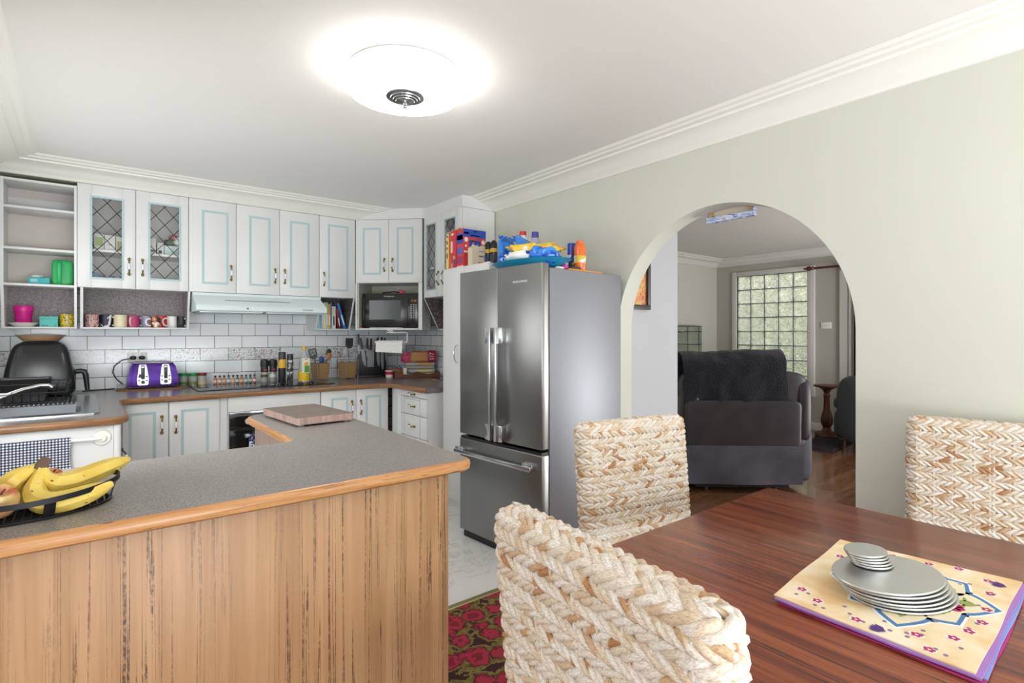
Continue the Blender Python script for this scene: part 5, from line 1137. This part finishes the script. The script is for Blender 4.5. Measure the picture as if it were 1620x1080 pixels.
for u, v in ((.05, .6), (.95, .18), (.88, .95)):
    p = bil(u, v)
    for k in range(5):
        a = -.6+.3*k+PI*.5; m.mi = 4; L = [(p.x+.030*math.cos(a)*q-.006*s*math.sin(a), p.y+.030*math.sin(a)*q+.006*s*math.cos(a)) for q, s in ((0, 0), (.5, 1), (1, 0), (.5, -1))]; m.poly(L, ZM+.0009+.0002*k, ZM+.0011+.0002*k)
for i in range(26):
    p = bil(.08+.85*((i*.37) % 1), .80+.12*math.sin(i*1.9)) if i % 2 else bil(.09+.05*math.sin(i), .1+.8*((i*.29) % 1)); blob(p.x, p.y, .0042, 6, .0005)
pr = m.build('printed_design', [M('#f6f1ea', .9), M('#4f7fb4', .9), M('#efe2c0', .9), M('#b82e66', .9), M('#5a3480', .9), M('#9aa860', .9), M('#8a7a9a', .9)], None, 30); pr.parent = top
# ------------------------------------------------------------------ pewter plates
PL = brushed('#d0d1cf', .36)
def oval(name, label, x, y, z, a, b, rz, group, th=.0055):
    m = MB(); m.lathe([(.93, 0), (.985, .0008), (1, th*.55), (.985, th), (.97, th), (.001, th*.92)], 56, sx=a, sy=b); o = m.build(name, PL); o.location = (x, y, z); o.rotation_euler[2] = math.radians(rz); return tag(o, label, 'plate', group)
pz = ZM+.0016; ord_ = ['lowest', 'second lowest', 'third from the bottom', 'third from the top', 'second from the top', 'topmost']
for i in range(6): oval('oval_plate', f'large oval pewter plate, {ord_[i]} of the big stack', 1.487-.0035*i+.002*math.sin(i*2), .418+.004*i, pz+i*.0076, .136, .100, -12, 'large oval pewter plates')
pz2 = pz+6*.0076; ord2 = ['lowest', 'second lowest', 'middle one', 'second from the top', 'topmost']
for i in range(5): oval('oval_coaster', f'small oval pewter coaster, {ord2[i]} of the little stack', 1.497-.0035*i, .478+.0025*i, pz2+i*.0068, .052, .042, -12, 'small oval pewter coasters', .005)
# ------------------------------------------------------------------ living room seen through the arch
LEA = NT('dark_leather'); _f = LEA.noise(LEA.obj(), 6, 4); LEA.base(LEA.ramp(_f, [(.3, '#241e22'), (.7, '#332c32')])); LEA.b.inputs['Roughness'].default_value = .42; LEA.bump(LEA.noise(LEA.obj(), 300, 2), .15, .002); LEA = LEA.m
SKT = NT('grey_suede'); _f = SKT.noise(SKT.obj(), 5, 4); SKT.base(SKT.ramp(_f, [(.3, '#3b3942'), (.7, '#4d4b56')])); SKT.b.inputs['Roughness'].default_value = .7; SKT = SKT.m
t = thing('recliner', 'dark brown leather recliner seen from behind with a throw over it', 'armchair', (4.455, 2.362, .004), -40.9)
m = MB(); m.ball((0, .14, .70), (.525, .14, .335), 36, .22); 
for q in m.bm.verts: q.co.y += (q.co.z-.4)*-.03; q.co.z += .03*math.cos(q.co.x*2.6)*(1 if q.co.z > .8 else 0)
m.build('backrest', LEA, t)
m = MB(); m.ball((-.035, .005, .60), (.485, .03, .205), 30, .16)
for q in m.bm.verts: q.co.y += (q.co.z-.4)*-.03
m.build('back_panel', LEA, t)
m = MB(); m.grid(lambda u, v: (-.525+.99*u, -.018+.012*math.sin(u*9+v*2)*(1-v)-.012*v+.02*(1-v)*u*0, .085+.335*v+(.03 if v == 0 else 0)*0), 30, 10); m.build('back_flap', SKT, t)
for x, z1 in ((-.44, .60), (.50, .60)):
    m = MB(); m.ball((x, .50, .33), (.115, .44, .27), 28, .35); a = m.build('armrest', SKT, t); m = MB(); m.ball((x*1.0, .52, .585), (.125, .40, .06), 24, .5); m.build('arm_pad', SKT, a)
for x in (-.455, .485): m = MB(); m.ball((x, .12, .72), (.06, .15, .27), 24, .4); m.build('side_bolster', LEA, t)
MB().ball((0, .55, .36), (.40, .40, .12), 26, .4).build('seat_cushion', LEA, t)
m = MB(); m.box(-.40, .40, .10, .85, .03, .10); m.build('base_frame', BLACK, t)
for x in (-.3, .3):
    for y in (.15, .8): MB().cyl((x, y, 0), (x, y, .04), .02, 10).build('foot', BLACK, t)
MB().tube([(-.05, .05, .07), (.15, .05, .07), (.15, .05, .01), (-.05, .05, .01)], .008, 6, True).build('lever_loop', BLACK, t)
def fleece():
    t = NT('navy_fleece'); f = t.noise(t.obj(), 90, 3); t.base(t.ramp(f, [(.3, '#1c1c26'), (.7, '#30303c')])); t.b.inputs['Roughness'].default_value = 1; t.b.inputs['Sheen Weight'].default_value = .5; t.bump(f, 1, .01); return t.m
o = drape(-.545, .33, .14, 1.045, .79, .80, .012, 40, .16)
for q in o.bm.verts:
    q.co.z += .025*math.cos(q.co.x*2.6)*(1 if q.co.z > .9 else .3)+.012*math.sin(q.co.x*7); q.co.y += -.004
o.jitter(.012, 9).jitter(.006, 28); ex = bmesh.ops.solidify(o.bm, geom=list(o.bm.faces), thickness=.014); o._fin(o.bm.faces)
o = o.build('throw_blanket', fleece()); o.location = (4.455, 2.362, .004); o.rotation_euler[2] = math.radians(-40.9); tag(o, 'dark navy fleece throw draped over the top of the recliner', 'blanket')
# television on a low stand against the back wall
t = thing('television', 'flat black television by the left corner of the living room', 'television', (6.93, 4.77, .50)); MB().box(-.66, .66, -.02, .03, .02, 1.0, .006).build('bezel', BLACK, t)
tv = NT('tv_screen'); tv.b.inputs['Base Color'].default_value = lin('#0d0f12'); tv.b.inputs['Roughness'].default_value = .06; tv.b.inputs['Specular IOR Level'].default_value = 1.0; tv.b.inputs['Metallic'].default_value = .0; tv.b.inputs['Coat Weight'].default_value = 1.0; tv.b.inputs['IOR'].default_value = 2.2
MB().box(-.645, .645, -.0215, -.02, .27, .985).build('screen', tv.m, t); MB().box(-.3, .3, -.09, .08, 0, .02, .004).build('stand', BLACK, t)
t = thing('tv_cabinet', 'low dark cabinet under the television', 'cabinet', (6.93, 4.64, .004)); MB().box(-.8, .8, -.2, .2, .06, .495, .006).build('carcass', DARKW, t)
for x in (-.4, .4): d = MB().box(x-.39, x+.39, -.215, -.2, .08, .48, .003).build('door', DARKW, t); MB().cyl((x, -.215, .30), (x, -.235, .30), .012, 12).build('knob', BRASS, d)
for x in (-.75, .75):
    for y in (-.16, .16): MB().box(x-.03, x+.03, y-.03, y+.03, 0, .06).build('foot', DARKW, t)
# framed print on the side wall
t = thing('framed_picture', 'orange and red leaf print in a dark frame, half hidden behind the arch', 'picture', (3.20, 2.598, 1.56)); w, h = .42, .52
for a in ((-w/2, w/2, 0, .035), (-w/2, w/2, h-.035, h), (-w/2, -w/2+.035, .035, h-.035), (w/2-.035, w/2, .035, h-.035)): MB().box(a[0], a[1], -.03, 0, a[2], a[3], .003).build('frame', M('#2a2224', .4), t)
pt = NT('leaf_print'); v = pt.obj(); pt.base(pt.ramp(pt.noise(v, 16, 3, .6, 1.5), [(.3, '#9c3a22'), (.42, '#d98a4a'), (.55, '#e8b068'), (.66, '#c9c07a'), (.8, '#e6c890')])); MB().box(-w/2+.034, w/2-.034, -.012, -.002, .034, h-.034).build('print', pt.m, t)
# canvas over the arch, seen from behind and below
xw = WX(1.7)+WT+.003; t = thing('canvas_painting', 'blue and white stretched canvas hanging on the far side over the arch', 'canvas', (xw, 1.695, 2.055), -1.3)
CV = NT('blue_canvas'); v = CV.obj((4, 4, 18)); CV.base(CV.ramp(CV.noise(v, 3, 3, .6, .8), [(.3, '#6a62b4'), (.42, '#8f8cd0'), (.5, '#e4e4ee'), (.62, '#8fb0dc'), (.75, '#5a6cb8')])); CV = CV.m
MB().box(.030, .034, -.15, .15, 0, .38).build('canvas_front', CV, t); m = MB()
for a in ((0, .03, -.15, .15, -.003, 0), (0, .03, -.15, -.147, 0, .38), (0, .03, .147, .15, 0, .38)): m.box(*a)
m.build('canvas_edge', CV, t); PINE = wood_mat([(.3, '#b98a58'), (.7, '#d0a878')], (4, 4, 4), 3)
for a in ((0.006, .024, -.145, -.118, .032, .375), (0.006, .024, .118, .145, .032, .375)): MB().box(*a).build('stretcher_bar', PINE, t)
MB().box(.003, .03, -.147, .147, 0, .030).build('wrapped_edge', CV, t); MB().box(.0262, .0298, -.117, .117, .032, .375).build('canvas_back', M('#e6dcc6', .8), t)
# curtain rod and curtain
t = thing('curtain_rod', 'dark turned wooden curtain rod above the doorway on the far wall', 'curtain rod', (8.09, 2.2, 2.305)); MB().cyl((0, -.9, 0), (0, 1.10, 0), .017, 14).build('pole', DARKW, t)
fm = MB(); fm.T = Matrix.Translation((0, 1.10, 0)) @ Matrix.Rotation(-PI/2, 4, 'X'); fm.lathe([(.017, 0), (.03, .012), (.018, .03), (.035, .06), (.03, .09), (.012, .11), (.018, .125), (.001, .15)], 16); fm.build('finial', DARKW, t)
m = MB(); m.box(.0, .105, .74, .77, -.05, .02, .004); m.build('bracket', DARKW, t)
t = thing('curtain', 'dark plum curtain hanging beside the doorway', 'curtain', (8.09, 2.70, .05)); 
for nm, y0, y1, col, off in (('curtain_cloth', -.32, .10, '#3d3338', 0),):
    m = MB(); m.grid(lambda u, v: (.0+.028*math.sin(u*34), y0+(y1-y0)*u, 2.225*v), 60, 8); bmesh.ops.solidify(m.bm, geom=list(m.bm.faces), thickness=.004); m.build(nm, M(col, .9), t)
t = thing('curtain', 'pale grey sheer curtain behind the dark plum one', 'curtain', (8.125, 2.52, .05)); m = MB(); m.grid(lambda u, v: (.012*math.sin(u*40), -.32+.5*u, 2.2*v), 60, 4); m.build('curtain_cloth', M('#8f8c88', .9), t)
t = thing('light_switch', 'white light switch plate between the glass bricks and the doorway', 'switch', (8.1995, 3.18, 1.45)); MB().box(-.012, 0, -.07, .07, 0, .09, .003).build('face_plate', WHITE, t)
for y in (-.04, -.013, .013, .04): MB().box(-.016, -.011, y-.007, y+.007, .035, .055, .001).build('rocker', M('#dcdcd8', .4), t)
# turned plant stand
t = thing('plant_stand', 'tall dark turned wooden pedestal stand near the far wall', 'stand', (7.80, 3.02, .004)); m = MB()
m.lathe([(.13, 0), (.15, .02), (.14, .05), (.06, .075), (.045, .12), (.065, .16), (.075, .22), (.06, .30), (.04, .36), (.035, .52), (.045, .55), (.03, .58), (.05, .62)], 24); m.build('column', DARKW, t); MB().lathe([(.05, .62), (.10, .655), (.155, .665), (.165, .68), (.155, .69), (.001, .688)], 28).build('top_plate', DARKW, t)
# grey armchair
GF = M('#4b4f55', .9, var=.08, scale=20)
t = thing('grey_armchair', 'dark grey fabric armchair partly hidden by the right side of the arch', 'armchair', (7.32, 2.05, .004), 75); MB().ball((0, .05, .26), (.42, .40, .17), 26, .4).build('seat_cushion', GF, t); MB().ball((0, .40, .50), (.44, .14, .40), 26, .45).build('backrest', GF, t)
for x in (-.44, .44): a = MB().ball((x, 0, .30), (.11, .44, .20), 26, .5).build('armrest', GF, t); MB().ball((x, 0, .545), (.125, .46, .10), 24, .7).build('arm_roll', GF, a)
for x in (-.4, .4):
    for y in (-.35, .4): MB().lathe([(.02, 0), (.03, .12)], 12, (x, y, 0)).build('leg', DARKW, t)
def shag():
    t = NT('shag'); f = t.noise(t.obj(), 40, 3, .7); t.base(t.ramp(f, [(.35, '#1e1820'), (.6, '#3a2f3c')])); t.b.inputs['Roughness'].default_value = 1; t.bump(f, 1, .03); return t.m
m = MB(); m.grid(lambda u, v: (-.42+.84*u, -.20+.40*v, .022+.010*random.random() if 0 < u < 1 and 0 < v < 1 else .001), 70, 50)
o = m.build('shaggy_rug', shag()); o.location = (7.18, 2.80, .0045); o.rotation_euler[2] = .1; tag(o, 'dark shaggy rug on the timber floor by the pedestal stand', 'rug')
# garden behind the glass bricks
def hedge():
    t = NT('foliage'); v = t.obj(); f = t.noise(v, 5, 6, .7); t.base(t.ramp(f, [(.33, '#353a2a'), (.46, '#7d8266'), (.56, '#c4c7b2'), (.66, '#f2f2ea')])); t.b.inputs['Roughness'].default_value = .9; return t.m
m = MB(); m.grid(lambda u, v: (10.2+.35*random.random(), 6.8-5.0*u, -.1+2.35*v+.15*random.random()), 60, 34); o = m.build('garden_hedge', hedge()); tag(o, 'blurred green garden hedge seen through the glass brick window', 'hedge', None, 'stuff')
item('garden_fence', 'brown boarding outside, blurred behind the top glass bricks', 'fence', (10.6, 4.3, -.05), MB().box(0, .06, -3, 3, 2.5, 3.0).box(.0, .08, -3, -2.9, 0, 3.1).box(0, .08, 2.9, 3, 0, 3.1), M('#8c7c62', .8))
struct(MB().box(8.4, 13, -2, 8, -.15, -.05).build('ground', M('#9a9a86', .9)))
# ------------------------------------------------------------------ camera, light, world
cd = bpy.data.cameras.new('camera'); cam = bpy.data.objects.new('camera', cd); COL.objects.link(cam)
cd.sensor_width = 36; cd.lens = 853/1620*36; cd.shift_y = -12/1620; cd.clip_start = .05
cam.location = (0, 0, 1.376); cam.rotation_euler = (PI/2, 0, -math.atan2(.6233, .7820))
bpy.context.scene.camera = cam
def area(name, loc, tgt, sx, sy, power, col=(1, 1, 1)):
    L = bpy.data.lights.new(name, 'AREA'); L.shape = 'RECTANGLE'; L.size = sx; L.size_y = sy; L.energy = power; L.color = col
    o = bpy.data.objects.new(name, L); COL.objects.link(o); o.location = loc
    o.rotation_euler = (Vector(tgt)-Vector(loc)).to_track_quat('-Z', 'Y').to_euler(); return o
area('fill_light', (.2, -2.9, 1.5), (1.2, 3, 1.3), 4.5, 2.2, 32, (.94, .97, 1))  # added fill from the open rear side, out of view; no window there
area('fill_light', (-2.9, .3, 1.5), (2, 1.8, 1.2), 3.0, 2.0, 30, (.94, .97, 1))  # second added fill, unseen on the open left of the dining area
area('fill_light', (-.62, 4.02, 1.58), (2.8, 3.0, 1.9), 1.4, 1.0, 9)  # stands in the opening of the window over the sink
area('ceiling_fill', (1.4, -2.2, .35), (2.0, 1.2, 2.56), 2.6, 1.6, 185, (.9, .96, 1))  # unseen upward fill added to lift the dining ceiling, no lamp stands here
area('fill_light', (6.3, -.9, 1.5), (6, 3, 1.0), 2.4, 1.8, 62)  # added living room fill in front of a windowless wall, out of view
area('ceiling_fill', (6.4, -.5, .5), (6.2, 2.4, 2.56), 2.4, .8, 110)  # added upward fill to brighten the living room ceiling, out of view
area('fill_light', (-.44, 2.45, 1.35), (1.6, 5.0, .85), .8, .9, 24, (.95, .98, 1))  # added fill inside the kitchen, off to the left, brightens tiles and base cabinets
area('hedge_fill', (8.8, 4.0, 3.3), (10.2, 4.0, 1.0), 3, 1.5, 560)  # added light to brighten the hedge behind the glass bricks
w = bpy.data.worlds.new('sky'); bpy.context.scene.world = w; w.use_nodes = True
bg = w.node_tree.nodes['Background']; bg.inputs[0].default_value = (.93, .97, 1, 1); bg.inputs[1].default_value = 1.3
sc = bpy.context.scene; sc.view_settings.view_transform = 'Standard'; sc.view_settings.look = 'None'; sc.view_settings.exposure = -.05
try: sc.cycles.use_denoising = True; sc.cycles.max_bounces = 8; sc.cycles.transparent_max_bounces = 16
except Exception: pass
